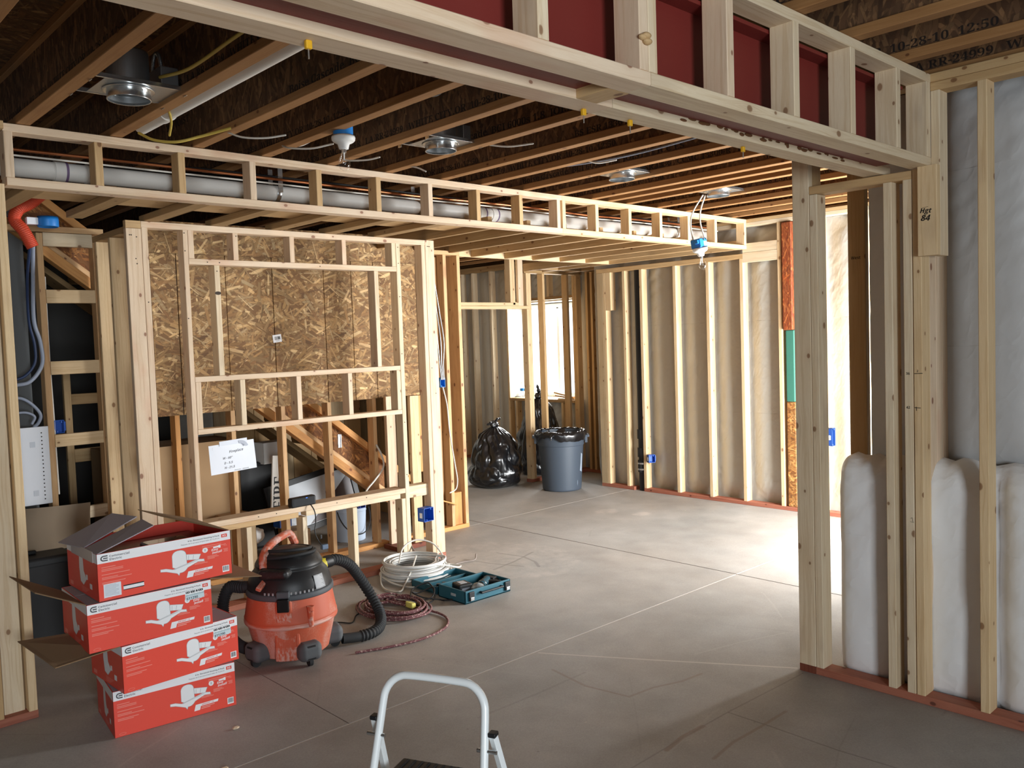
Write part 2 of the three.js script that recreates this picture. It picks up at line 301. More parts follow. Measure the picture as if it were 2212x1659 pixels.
// ------------------------------------------------------------------ room shell (thick, with real openings)
{
  const solid = (s, n, u0, u1, v0, v1, h0, h1, m) => { const g = boardGeo(u1 - u0, h1 - h0, v1 - v0, 0, 0, true); g.translate((u0 + u1) / 2, (h0 + h1) / 2, -(v0 + v1) / 2); return worldPart(s, n, g, m); };
  // behind the camera: concrete wall with a window
  const wb = structure('wall_back');
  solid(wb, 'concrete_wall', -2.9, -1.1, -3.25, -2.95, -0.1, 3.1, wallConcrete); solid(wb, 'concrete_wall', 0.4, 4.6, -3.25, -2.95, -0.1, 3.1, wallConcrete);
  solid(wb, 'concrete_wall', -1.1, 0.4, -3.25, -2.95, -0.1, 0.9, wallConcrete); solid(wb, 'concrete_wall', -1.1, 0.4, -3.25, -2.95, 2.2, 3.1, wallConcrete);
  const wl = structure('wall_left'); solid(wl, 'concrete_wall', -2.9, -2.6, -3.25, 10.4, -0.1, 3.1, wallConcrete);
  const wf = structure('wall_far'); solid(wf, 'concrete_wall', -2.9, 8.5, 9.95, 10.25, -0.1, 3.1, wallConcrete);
  // outer right wall beyond the jog, with the window of the back room
  const wo = structure('wall_outer');
  solid(wo, 'concrete_wall', 8.42, 8.5, 1.5, 7.5, -0.1, 3.1, wallConcrete); solid(wo, 'concrete_wall', 8.42, 8.5, 8.7, 10.25, -0.1, 3.1, wallConcrete);
  solid(wo, 'concrete_wall', 8.42, 8.5, 7.5, 8.7, -0.1, 0.9, wallConcrete); solid(wo, 'concrete_wall', 8.42, 8.5, 7.5, 8.7, 2.17, 3.1, wallConcrete);
  // jog wall with the patio door: runs along u, faces the room beyond the stub wall
  const wj = structure('wall_jog');
  solid(wj, 'concrete_wall', 4.42, 5.75, 1.5, 1.8, -0.1, 3.1, wallConcrete); solid(wj, 'concrete_wall', 7.25, 8.6, 1.5, 1.8, -0.1, 3.1, wallConcrete); solid(wj, 'concrete_wall', 5.75, 7.25, 1.5, 1.8, 2.06, 3.1, wallConcrete); 
  // outer face of the near right wall
  const we = structure('wall_foundation'); solid(we, 'concrete_wall', 4.25, 4.42, -3.25, 1.8, -0.1, 3.1, wallConcrete);
}
function glazedDoor(name, u0, u1, v, h1) {
  const d = structure(name, [(u0 + u1) / 2, v, 0]), f = paint(0xf2f2f0, 0.4), gl = new THREE.MeshPhysicalMaterial({ color: 0xffffff, roughness: 0.02, transmission: 1, thickness: 0, ior: 1.5 });
  stick(d, 'door_frame', u0, u0 + 0.05, v - 0.06, v + 0.06, 0, h1, f); stick(d, 'door_frame', u1 - 0.05, u1, v - 0.06, v + 0.06, 0, h1, f); stick(d, 'door_frame', u0 + 0.05, u1 - 0.05, v - 0.06, v + 0.06, h1 - 0.05, h1, f); stick(d, 'door_frame', u0 + 0.05, u1 - 0.05, v - 0.06, v + 0.06, 0, 0.04, f);
  const mid = (u0 + u1) / 2; stick(d, 'door_stile', mid - 0.04, mid + 0.04, v - 0.03, v + 0.03, 0.04, h1 - 0.05, f);
  for (const [a, b] of [[u0 + 0.05, mid - 0.04], [mid + 0.04, u1 - 0.05]]) worldPart(d, 'glass_pane', box(b - a, h1 - 0.09, 0.006, 0, [(a + b) / 2, (h1 - 0.01) / 2, -v]), gl);
}
glazedDoor('door_1', 5.75, 7.25, 1.7, 2.06);
function windowUnit(name, axis, at, a0, a1, h0, h1, mull) {  // axis 'v': the glass stands at u = at and runs along v
  const w = structure(name), f = paint(0xf4f5f4, 0.4), gl = new THREE.MeshPhysicalMaterial({ color: 0xffffff, roughness: 0.02, transmission: 1, thickness: 0, ior: 1.5 });
  const bar = (n, p0, p1, q0, q1) => axis === 'v' ? stick(w, n, at - 0.035, at + 0.035, p0, p1, q0, q1, f) : stick(w, n, p0, p1, at - 0.035, at + 0.035, q0, q1, f);
  const k = 0.055; bar('window_frame', a0, a0 + k, h0, h1); bar('window_frame', a1 - k, a1, h0, h1); bar('window_frame', a0 + k, a1 - k, h1 - k * 1.3, h1); bar('window_frame', a0 + k, a1 - k, h0, h0 + k);
  bar('mullion', mull - 0.02, mull + 0.02, h0 + k, h1 - k);
  for (const [p, q] of [[a0 + k, mull - 0.02], [mull + 0.02, a1 - k]]) { const g = axis === 'v' ? box(0.005, h1 - h0 - 2 * k, q - p, 0, [at, (h0 + h1) / 2, -(p + q) / 2]) : box(q - p, h1 - h0 - 2 * k, 0.005, 0, [(p + q) / 2, (h0 + h1) / 2, -at]); worldPart(w, 'glass_pane', g, gl); }
}
windowUnit('window_1', 'v', 8.45, 7.5, 8.7, 0.9, 2.17, 8.05);
windowUnit('window_2', 'u', -3.05, -1.1, 0.4, 0.9, 2.2, -0.35);

// ------------------------------------------------------------------ ceiling: I-joists under strand board
const ceiling = structure('ceiling');
const HJ = 2.775;
{
  const us = [-2.2, -1.8, -1.4, -1.0, -0.6, -0.2, 0.3, 0.72, 1.13, 1.545, 1.962, 2.354, 2.772, 3.19, 3.63, 3.985, 4.385, 4.755, 5.13, 5.33, 5.56, 5.97, 6.385, 6.8, 7.115, 7.5, 7.9, 8.3];
  us.forEach((u, i) => {
    const v0 = u > 4.2 ? 1.82 : -2.93, v1 = 9.93, L = v1 - v0, c = (v0 + v1) / 2;
    const web = new THREE.BoxGeometry(0.012, 0.228, L), uv = web.attributes.uv, p = web.attributes.position, nn = web.attributes.normal;
    for (let k = 0; k < p.count; k++) { const v = c - p.getZ(k), left = nn.getX(k) < 0; uv.setXY(k, (left ? -1 : 1) * (v + (i * 0.83) % 3) / 3.0 + (left ? 4 : 0), (p.getY(k) + 0.114) / 0.228); }
    web.translate(u, HJ + 0.151, -c);
    const m = worldPart(ceiling, 'joist', web, i % 3 === 1 ? webB : webA);
    for (const [h0, h1] of [[HJ, HJ + 0.038], [HJ + 0.264, HJ + 0.302]]) { const f = boardGeo(0.062, h1 - h0, L, 2); f.translate(u, (h0 + h1) / 2, -c); part(m, 'flange', f, W.joist); }
  });
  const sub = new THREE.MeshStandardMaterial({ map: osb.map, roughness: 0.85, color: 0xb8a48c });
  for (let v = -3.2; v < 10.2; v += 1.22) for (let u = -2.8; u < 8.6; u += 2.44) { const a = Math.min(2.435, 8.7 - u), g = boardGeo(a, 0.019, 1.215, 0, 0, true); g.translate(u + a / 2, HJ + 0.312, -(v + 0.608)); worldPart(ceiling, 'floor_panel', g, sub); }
  const roofing = boardGeo(11.7, 0.03, 13.6, 0, 0, true); roofing.translate(2.95, HJ + 0.34, -3.5); worldPart(ceiling, 'underlayment', roofing, M.dark);
  for (const [u, v] of [[7.3, 2.2], [7.3, 2.6]]) stick(ceiling, 'blocking', u - 0.2, u + 0.2, v, v + 0.038, HJ, HJ + 0.24, W.joist);
}

// ------------------------------------------------------------------ near right wall: studs, plates, bulging insulation
function pillow(parent, name, u, v0, v1, h0, h1, d, bays, mat) {      // blanket whose face stands at u - d and rolls over at the top; bays: stud positions that pinch it
  const nx = Math.round((v1 - v0) / 0.035), ny = 44;
  return worldPart(parent, name, grid(nx, ny, (s, t) => {
    const v = lerp(v1, v0, s), c = t * 1.35;                     // up the face, then back over the top
    let pinch = 1; for (const b of bays) pinch = Math.min(pinch, 1 - 0.45 * Math.exp(-(((v - b) / 0.05) ** 2)));
    const end = Math.sqrt(clamp(1 - (1 - Math.min(1, Math.min(v - v0, v1 - v) / 0.09)) ** 2)), foot = Math.sqrt(clamp(1 - (1 - Math.min(1, c / 0.05)) ** 2)) * 0.4 + 0.6;
    const w = (noise3(v * 7, c * 5, 1.7) - 0.5) * 0.03 + (noise3(v * 30 + c * 10, c * 18, 4.1) - 0.5) * 0.012 * sstep(0.5, 0.95, c);
    const R = 0.13, len = h1 - h0, f = len / 1.0;
    let h, o;
    if (c <= 1) { const q = c * (len - R) ; h = h0 + q; o = d; } else { const a = (c - 1) / 0.35 * Math.PI / 2; h = h1 - R + Math.sin(a) * R; o = d * Math.cos(a); }
    return [V(u - o * pinch * (0.25 + 0.75 * end) * foot + w * (c < 1.3 ? 1 : 0), v, h - (1 - end) * 0.05 * sstep(0.8, 1.2, c) + (noise3(v * 26, 0, 9) - 0.5) * 0.03 * sstep(0.95, 1.1, c)), v, f * c];
  }), mat);
}
function sheet(parent, name, u, v0, v1, h0, h1, bays, bulge, mat, k = 0) {   // polythene stapled to studs, bellying between them towards -u
  const nx = Math.max(8, Math.round((v1 - v0) / 0.03)), ny = 60;
  return worldPart(parent, name, grid(nx, ny, (s, t) => {
    const v = lerp(v1, v0, s), h = lerp(h0, h1, t);
    let b = 1; for (const q of bays) b = Math.min(b, sstep(0, 0.17, Math.abs(v - q)));
    const belly = b * (0.55 + 0.75 * noise3(v * 2.3 + k, h * 1.3, k + 0.5)) * sstep(0, 0.25, Math.min(h - h0, h1 - h) + 0.03);
    const diag = sstep(h1 - 1.05, h1 - 0.3, h) * (1 - Math.abs(2 * ((h * 9 + v * 5.5 + noise3(v * 2, h * 2, k) * 1.6) % 1) - 1)) ** 3 * 0.02 * noise3(v * 3 + 4, h * 4, k + 2); const fold = diag + (Math.abs(noise3(v * 9 + h * 3, h * 6 - v * 3, k + 3.3) - 0.5) * 2 - 0.5) * 0.014 * (0.4 + sstep(h1 - 0.75, h1 - 0.1, h)) + (Math.abs(noise3(v * 3 + 7, h * 14, k + 8.1) - 0.5) * 2) ** 2 * 0.008;
    return [V(u - belly * bulge + fold, v, h), v, h];
  }), mat);
}
const wallR = structure('wall_right', [3.885, 1.5, 0]);
{
  const a = 3.885, b = 3.974;
  stick(wallR, 'bottom_plate', a, b, -2.9, 2.03, 0, 0.038, W.red); stick(wallR, 'bottom_plate', a, b, 2.032, 2.116, 0, 0.038, W.redDull);
  stick(wallR, 'stud', a, a + 0.038, 2.03, 2.116, 0.038, 2.737, W.pale); stick(wallR, 'stud', a + 0.038, a + 0.127, 2.032, 2.07, 0.038, 2.737, W.dull);
  stick(wallR, 'stud', a, b, 1.99, 2.028, 0.038, 2.34, W.pale);
  stick(wallR, 'top_plate', a, b, 1.55, 2.028, 2.342, 2.38, W.tan);
  stick(wallR, 'stud', a, b, 1.637, 1.675, 0.038, 2.342, W.pale); stick(wallR, 'stud', a, b, 1.551, 1.589, 0.038, 2.342, W.pale); stick(wallR, 'stud', a, b, 1.51, 1.547, 0.038, 2.383, W.cream);
  for (const v of [1.244, 0.838, 0.432, 0.026, -0.38, -0.79, -1.2, -1.6, -2.0, -2.4]) stick(wallR, 'stud', a, b, v, v + 0.038, 0.038, 2.7, v > 1 ? W.cream : anyStud());
  stick(wallR, 'stud', a, b, 1.43, 1.468, 2.0, 2.7, W.pale);
  stick(wallR, 'top_plate', a, b, -2.9, 1.467, 2.7, 2.737, W.tan); stick(wallR, 'top_plate', a, b, -2.9, 2.3, 2.738, 2.775, W.tan);
  stick(wallR, 'scab_board', a - 0.036, a, 1.43, 1.512, 2.0, 2.383, W.cream);
  for (let i = 0; i < 3; i++) stick(wallR, 'bearing_post', b + 0.004 + i * 0.072, b + 0.075 + i * 0.072, 1.512, 1.55, 0.038, 2.383, W.pink);
  stick(wallR, 'corner_stud', 4.2, 4.238, 1.901, 1.99, 0.038, 2.737, W.dull);
  const studs = [2.0, 1.57, 1.263, 0.857, 0.45, 0.045, -0.36, -0.77, -1.18, -1.58];
  pillow(wallR, 'insulation_blanket', 4.13, -2.9, 1.985, 0.0, 1.08, 0.15, [1.65, 1.263, 0.857, 0.45, 0.045, -0.36], polyWhite);
  sheet(wallR, 'vapour_barrier', 4.19, -2.9, 1.876, 1.0, 2.79, [1.876, 1.46, 1.06, 0.65, 0.24, -0.17, -0.58, -1, -1.4], 0.04, polyGrey, 2);
  sheet(wallR, 'vapour_barrier', 4.205, 1.45, 1.872, 0.05, 1.02, [1.872, 1.46], 0.02, poly, 5);
}
// pencil and marker notes on the jamb boards
function marking(parent, name, draw, w, hgt, at, face, px = 256) {
  const t = canvasTex(px, Math.round(px * hgt / w), (g, cw, ch) => { g.clearRect(0, 0, cw, ch); g.strokeStyle = g.fillStyle = '#1c1712'; g.lineCap = g.lineJoin = 'round'; draw(g, cw, ch); });
  const m = new THREE.MeshStandardMaterial({ map: t, transparent: true, roughness: 0.8 }), q = new THREE.PlaneGeometry(w, hgt);
  if (face === '-u') q.rotateY(-Math.PI / 2);
  q.translate(...V(...at).toArray()); return worldPart(parent, name, q, m);
}
marking(wallR, 'pencil_note', (g, w, h) => { g.font = 'italic bold 104px sans-serif'; g.save(); g.rotate(0.06); g.fillText('Hgt', 24, 104); g.font = 'italic bold 128px sans-serif'; g.fillText('84', 44, 226); g.restore(); g.lineWidth = 4; g.beginPath(); g.moveTo(60, 28); g.lineTo(150, 18); g.stroke(); }, 0.07, 0.075, [3.8472, 1.472, 2.175], '-u');
marking(wallR, 'pencil_note', (g, w, h) => { g.lineWidth = 9; g.beginPath(); g.moveTo(140, 62); g.lineTo(250, 58); g.stroke(); g.font = 'bold 50px sans-serif'; g.fillText('36', 18, 78); g.font = 'bold 44px sans-serif'; g.fillText('2', 170, 40); }, 0.078, 0.03, [3.8842, 1.5475, 1.492], '-u');
marking(wallR, 'pencil_note', (g, w, h) => { g.lineWidth = 9; g.beginPath(); g.moveTo(140, 52); g.lineTo(220, 56); g.moveTo(160, 42); g.lineTo(164, 96); g.stroke(); g.font = 'bold 50px sans-serif'; g.fillText('42', 18, 70); }, 0.078, 0.03, [3.8842, 1.5475, 1.338], '-u');
marking(wallR, 'pencil_note', (g, w, h) => { g.lineWidth = 12; g.beginPath(); g.moveTo(70, 60); g.lineTo(130, 30); g.lineTo(160, 200); g.stroke(); g.beginPath(); g.moveTo(60, 190); g.lineTo(190, 200); g.stroke(); }, 0.03, 0.03, [3.8842, 1.56, 0.83], '-u', 256);
marking(wallR, 'pencil_note', (g) => { g.font = 'bold 70px sans-serif'; g.fillText('West', 30, 90); }, 0.075, 0.035, [4.1992, 1.945, 2.05], '-u');

// ------------------------------------------------------------------ steel beam and the ladder frames either side of it
const beamRed = new THREE.MeshStandardMaterial({ color: 0x74251f, roughness: 0.55, bumpMap: scaled(bumpFloor, 2), bumpScale: 0.0008 });
{
  const t = thing('steel_beam', 'dark red painted steel I-beam boxed in between the two wooden ladder frames overhead', 'beam', [0.6, 1.625, 2.41]);
  const u0 = -2.55, u1 = 3.83, L = u1 - u0, c = (u0 + u1) / 2;
  const sec = (h, v, vc, hc) => { const g = box(L, h, v, 0.002, [c, hc, -vc]); return g; };
  worldPart(t, 'web', sec(0.32, 0.012, 1.625, 2.575), beamRed); worldPart(t, 'flange', sec(0.014, 0.13, 1.625, 2.418), beamRed); worldPart(t, 'flange', sec(0.014, 0.13, 1.625, 2.726), beamRed);
  stick(t, 'nailer', u0, u1, 1.58, 1.67, 2.735, 2.772, W.dull);
}
{
  const t = thing('header_frame', 'long overhead ladder frame of pale studs on the near side of the red beam', 'framing', [0.6, 1.466, 2.384]);
  stick(t, 'bottom_plate', -2.55, 1.932, 1.466, 1.556, 2.384, 2.421, W.pink); stick(t, 'bottom_plate', 1.934, 3.884, 1.466, 1.556, 2.384, 2.421, W.pale);
  stick(t, 'top_plate', -2.55, 1.932, 1.466, 1.556, 2.736, 2.773, W.pink); stick(t, 'top_plate', 1.934, 3.884, 1.466, 1.556, 2.736, 2.773, W.pale);
  for (const [u, m] of [[-2.3, 0], [-1.9, 0], [-1.5, 1], [-1.1, 0], [-0.7, 0], [-0.3, 1], [0.1, 0], [0.5, 0], [0.92, 2], [1.498, 0], [1.888, 2], [1.928, 0], [2.316, 2], [2.72, 0], [3.139, 0], [3.54, 0], [3.845, 0]]) stick(t, 'cripple_stud', u, u + 0.0375, 1.466, 1.556, 2.421, 2.736, [W.pale, W.tan, W.pink][m]);
  worldPart(t, 'wood_splinter', merge([[-0.008, 0.006, -0.06], [0.006, -0.004, -0.05], [0.0, 0.01, -0.045]].map(([x, y, z]) => { const g = new THREE.SphereGeometry(0.013, 8, 6); g.scale(1.3, 0.7, 0.9); g.translate(1.905 + x, 2.5 + y, -1.466 + 0.008 + (z + 0.05) * 0.4); return g; })), W.tan);
}
{
  const t = thing('header_frame', 'overhead ladder frame on the far side of the red beam, with a barky bottom board', 'framing', [0.6, 1.7, 2.384]);
  stick(t, 'bottom_plate', -2.55, 2.02, 1.678, 1.767, 2.384, 2.421, W.pink); stick(t, 'bottom_plate', 2.022, 3.972, 1.678, 1.767, 2.384, 2.421, W.pale);
  stick(t, 'top_plate', -2.55, 3.972, 1.7, 1.767, 2.736, 2.773, W.tan);
  for (let u = -2.4; u < 3.9; u += 0.406) stick(t, 'cripple_stud', u, u + 0.037, 1.7, 1.767, 2.421, 2.736, W.tan);
  stick(t, 'cross_block', 1.86, 1.95, 1.557, 1.677, 2.384, 2.414, W.tan, 2);
  const bark = paint(0x6a4526, 0.95);
  for (let i = 0; i < 26; i++) { const u = 2.4 + i * 0.045 + rr(-0.03, 0.03), g = new THREE.SphereGeometry(1, 7, 5); g.scale(rr(0.008, 0.03), rr(0.003, 0.008), 0.003); g.translate(u, 2.405 + rr(-0.006, 0.006), -1.678); worldPart(t, 'bark_patch', g, bark); }
}
for (const [u, v, lab] of [[1.02, 1.72, 'small yellow plastic wire staple under the overhead board at the upper left'], [1.96, 1.74, 'small yellow wire staple under the overhead board left of the cross block'], [2.18, 1.74, 'small yellow wire staple under the overhead board right of the cross block'], [2.84, 1.74, 'small yellow wire staple under the barky board end near the right wall']]) {
  const s = thing('wire_staple', lab, 'staple', [u, v, 2.384]);
  part(s, 'staple_body', box(0.016, 0.02, 0.012, 0.003, [0, -0.01, 0]), paint(0xd9a51e, 0.5)); part(s, 'nail', cyl(0.002, 0.002, 0.022, [0, -0.03, 0], 8), M.steel);
}

// ------------------------------------------------------------------ long soffit frame
{
  const t = thing('soffit_frame', 'long dropped soffit frame of pale two by fours below the joists with rungs running back', 'framing', [4.2, 4.47, 2.488]);
  const a = 4.47, b = 4.559;
  stick(t, 'top_plate', 1.042, 4.76, a, b, 2.735, 2.772, W.pink); stick(t, 'top_plate', 4.762, 7.326, a, b, 2.735, 2.772, W.cream);
  stick(t, 'bottom_plate', 1.048, 4.76, a, b, 2.489, 2.526, W.pink); stick(t, 'bottom_plate', 4.762, 7.326, a, b, 2.489, 2.526, W.cream);
  const ups = [1.044, 1.436, 1.847, 2.246, 2.663, 3.082, 3.489, 3.905, 4.312, 4.704, 4.763, 5.141, 5.551, 5.966, 6.375, 6.792, 7.288];
  ups.forEach((u, i) => stick(t, 'upright', u, u + 0.0375, a, b, 2.526, 2.735, i > 9 ? W.cream : i % 3 ? W.tan : W.pink));
  // rungs and back plates
  for (const u of [1.14, 1.55, 1.96, 2.375, 2.79, 3.2, 3.61]) stick(t, 'rung', u, u + 0.089, b, 5.37, 2.4885, 2.527, W.dull);
  for (const u of [4.085, 4.47, 4.86, 5.29, 5.72, 6.1, 6.5, 6.9, 7.285]) stick(t, 'rung', u, u + 0.038, b, 6.16, 2.489, 2.577, u > 5 ? W.tan : W.dull);
  stick(t, 'back_plate', 4.07, 7.326, 6.162, 6.2, 2.489, 2.577, W.cream);
}
tag(scene.add(new THREE.Mesh(boardGeo(2.98, 0.012, 0.46, 0), W.tan)).children.at(-1), 'thin tan plywood sheet lying on the left soffit rungs under the white pipe', 'plywood').name = 'plywood_sheet';
scene.children.at(-1).position.copy(V(2.57, 4.8, 2.534));
{
  const t = thing('duct_pipe', 'long white plastic pipe lying inside the soffit frame behind the uprights', 'pipe', [4.0, 4.75, 2.63]);
  const g = cyl(0.046, 0.046, 6.0, [0, 0, 0], 28); g.rotateZ(Math.PI / 2); g.translate(4.05, 2.627, -4.75); worldPart(t, 'pipe', g, M.pvc);
  for (const u of [1.35, 1.5, 4.18, 4.3, 6.2]) { const c = cyl(0.05, 0.05, 0.05, [0, 0, 0], 28); c.rotateZ(Math.PI / 2); c.translate(u, 2.627, -4.75); worldPart(t, 'coupling', c, M.pvc); const r = cyl(0.0505, 0.0505, 0.012, [0, 0, 0], 28); r.rotateZ(Math.PI / 2); r.translate(u + 0.03, 2.627, -4.75); worldPart(t, 'primer_band', r, paint(0x6f5a7c, 0.6)); }
}
for (const [u, where] of [[2.55, 'left of the middle uprights'], [3.62, 'at the middle of the pipe'], [6.55, 'near the right end of the pipe']]) {
  const t = thing('pipe_hanger', `bent galvanised strap hanger holding the white soffit pipe ${where}`, 'hanger', [u, 4.75, 2.627]);
  const r = new THREE.TorusGeometry(0.049, 0.003, 6, 24, Math.PI); r.scale(1, 1, 5); r.rotateY(Math.PI / 2); r.rotateX(Math.PI); part(t, 'strap', r, M.steel);
  for (const s of [-1, 1]) part(t, 'strap_leg', box(0.03, 0.15, 0.003, 0.001, [s * 0.006, 0.075, s * 0.05]), M.steel);
}
for (const [v, h, r, m, n, lab, cat] of [[5.1, 2.715, 0.03, M.black, 'drain_pipe', 'black pipe running high inside the soffit above the white pipe', 'pipe'], [4.66, 2.69, 0.008, M.copper, 'copper_pipe', 'thin copper tube running along the soffit above the white pipe', 'pipe'], [4.7, 2.708, 0.006, M.black, 'cable', 'thin black cable running beside the copper tube in the soffit', 'cable'], [4.64, 2.662, 0.005, M.wire, 'cable', 'pale cable sagging along the top of the white soffit pipe', 'cable'], [5.0, 2.66, 0.02, M.black, 'drain_pipe', 'second black pipe lying lower and deeper inside the soffit', 'pipe']]) {
  const pts = []; for (let u = 1.1; u <= 7.1; u += 0.3) pts.push(V(u, v + (noise2(u * 2, v * 9) - 0.5) * r * 2.4, h + (noise2(u * 1.7, h * 31) - 0.5) * r * 2.6));
  const o = new THREE.Mesh(tube(pts, r, 120, 10), m); o.name = numbered(n); o.castShadow = o.receiveShadow = true; scene.add(o); tag(o, lab, cat);
}
// ------------------------------------------------------------------ fireplace bump-out frame
{
  const t = thing('fireplace_frame', 'stud framed fireplace bump-out of pale two by fours with a low sill and open bays', 'framing', [3.0, 5.29, 0]);
  const a = 5.29, b = 5.379, P = W.pink, C = W.pale;
  stick(t, 'top_plate', 1.94, 4.077, a, b, 2.449, 2.487, P);
  stick(t, 'stud', 1.94, 1.977, a, b, 0.038, 2.449, P); stick(t, 'stud', 2.19, 2.2205, a, b, 0.038, 2.449, P); stick(t, 'stud', 3.802, 3.839, a, b, 0.038, 2.449, C); stick(t, 'stud', 4.04, 4.077, a, b, 0.038, 2.449, P);
  for (const [u, h0, h1, m] of [[2.222, 2.275, 2.449, P], [2.516, 2.275, 2.449, P], [2.922, 2.275, 2.449, P], [3.333, 2.275, 2.449, P], [3.763, 2.275, 2.449, C],
    [2.222, 1.2, 1.497, P], [2.517, 1.2, 1.497, C], [2.926, 1.2, 1.497, P], [3.337, 1.2, 1.497, P], [3.763, 1.2, 1.497, C], [2.382, 1.533, 2.237, C], [3.598, 1.533, 2.237, P],
    [2.51, 0.0385, 0.521, C], [2.922, 0.0385, 0.521, C], [3.329, 0.0385, 0.521, C], [3.763, 0.0385, 0.521, C]]) stick(t, 'cripple_stud', u, u + 0.0365, a, b, h0, h1, m, 1);
  stick(t, 'header_board', 2.222, 3.8, a, b, 2.238, 2.274, P); stick(t, 'rail', 2.222, 3.8, a, b, 1.498, 1.532, P); stick(t, 'rail', 2.222, 3.8, a, b, 1.165, 1.199, P);
  stick(t, 'sill', 2.222, 3.8, a, b + 0.05, 0.561, 0.598, P); stick(t, 'sill', 2.26, 2.9, a + 0.012, b, 0.523, 0.56, W.tan); stick(t, 'sill', 2.96, 3.76, a + 0.012, b, 0.523, 0.56, C);
  stick(t, 'sill_block', 3.84, 4.04, a + 0.03, b + 0.03, 0.51, 0.6, C);
  stick(t, 'bottom_plate', 1.85, 3.62, a - 0.03, b, 0, 0.038, W.red); stick(t, 'bottom_plate', 3.76, 4.075, a, b + 0.02, 0, 0.038, W.redDull); stick(t, 'bottom_plate', 4.078, 4.166, a - 0.005, b + 0.02, 0, 0.038, W.red);
  stick(t, 'corner_post', 1.849, 1.938, a, a + 0.038, 0.038, 2.44, P); stick(t, 'corner_post', 4.079, 4.166, a, a + 0.038, 0.038, 2.487, P);
  stick(t, 'post_block', 1.85, 1.938, a, a + 0.04, 2.442, 2.488, W.tan, 0);
  // left return, two flat studs and a cap seen past the corner post
  for (const [v, m] of [[5.62, W.cream], [5.88, W.cream]]) stick(t, 'return_stud', 1.865, 1.954, v, v + 0.037, 0.038, 2.42, m);
  stick(t, 'return_plate', 1.865, 1.954, 5.38, 5.945, 2.422, 2.46, W.dull);
  // right return: flat posts near the stair wall
  stick(t, 'return_stud', 4.035, 4.124, 5.84, 5.877, 0.038, 1.265, W.pink); stick(t, 'return_stud', 4.19, 4.28, 5.72, 5.757, 0.038, 1.262, W.cream); stick(t, 'return_plate', 4.0, 4.3, 5.7, 5.9, 0, 0.037, W.redDull);
  stick(t, 'return_block', 4.16, 4.275, 5.68, 5.718, 0.43, 0.515, W.cream); 
  const sheetM = W.firPale; stick(t, 'plywood_strip', 4.282, 4.35, 5.74, 5.75, 0.62, 1.26, sheetM);
  // nail heads
  const nails = []; for (const [u, h] of [[2.2, 2.43], [2.2, 2.32], [2.2, 1.9], [3.82, 2.42], [3.82, 2.3], [3.82, 2.05], [1.87, 2.4], [1.88, 2.4], [1.91, 2.39], [1.9, 2.26], [1.905, 2.23], [1.96, 2.0], [2.54, 2.43], [2.4, 2.2], [4.1, 2.44], [4.11, 2.44], [4.12, 2.44], [2.42, 2.255], [2.34, 2.255], [3.15, 2.255], [2.6, 0.58], [2.73, 0.58], [3.2, 0.58], [3.45, 0.58], [3.82, 1.62], [3.82, 1.1], [3.82, 0.7], [2.0, 1.6], [4.1, 1.5], [4.13, 1.3]]) { const g = cyl(0.0035, 0.0035, 0.002, [0, 0, 0], 8); g.rotateX(Math.PI / 2); g.translate(u, h, -a + 0.0008); nails.push(g); }
  const nm = worldPart(t, 'nail_heads', merge(nails), M.dark); nm.userData.kind = 'stuff';
  const knot = new THREE.CircleGeometry(0.014, 14); knot.scale(1.5, 0.8, 1); knot.translate(2.4, 2.06, -a + 0.0006); worldPart(t, 'knot', knot, paint(0x40362e, 0.8));
}
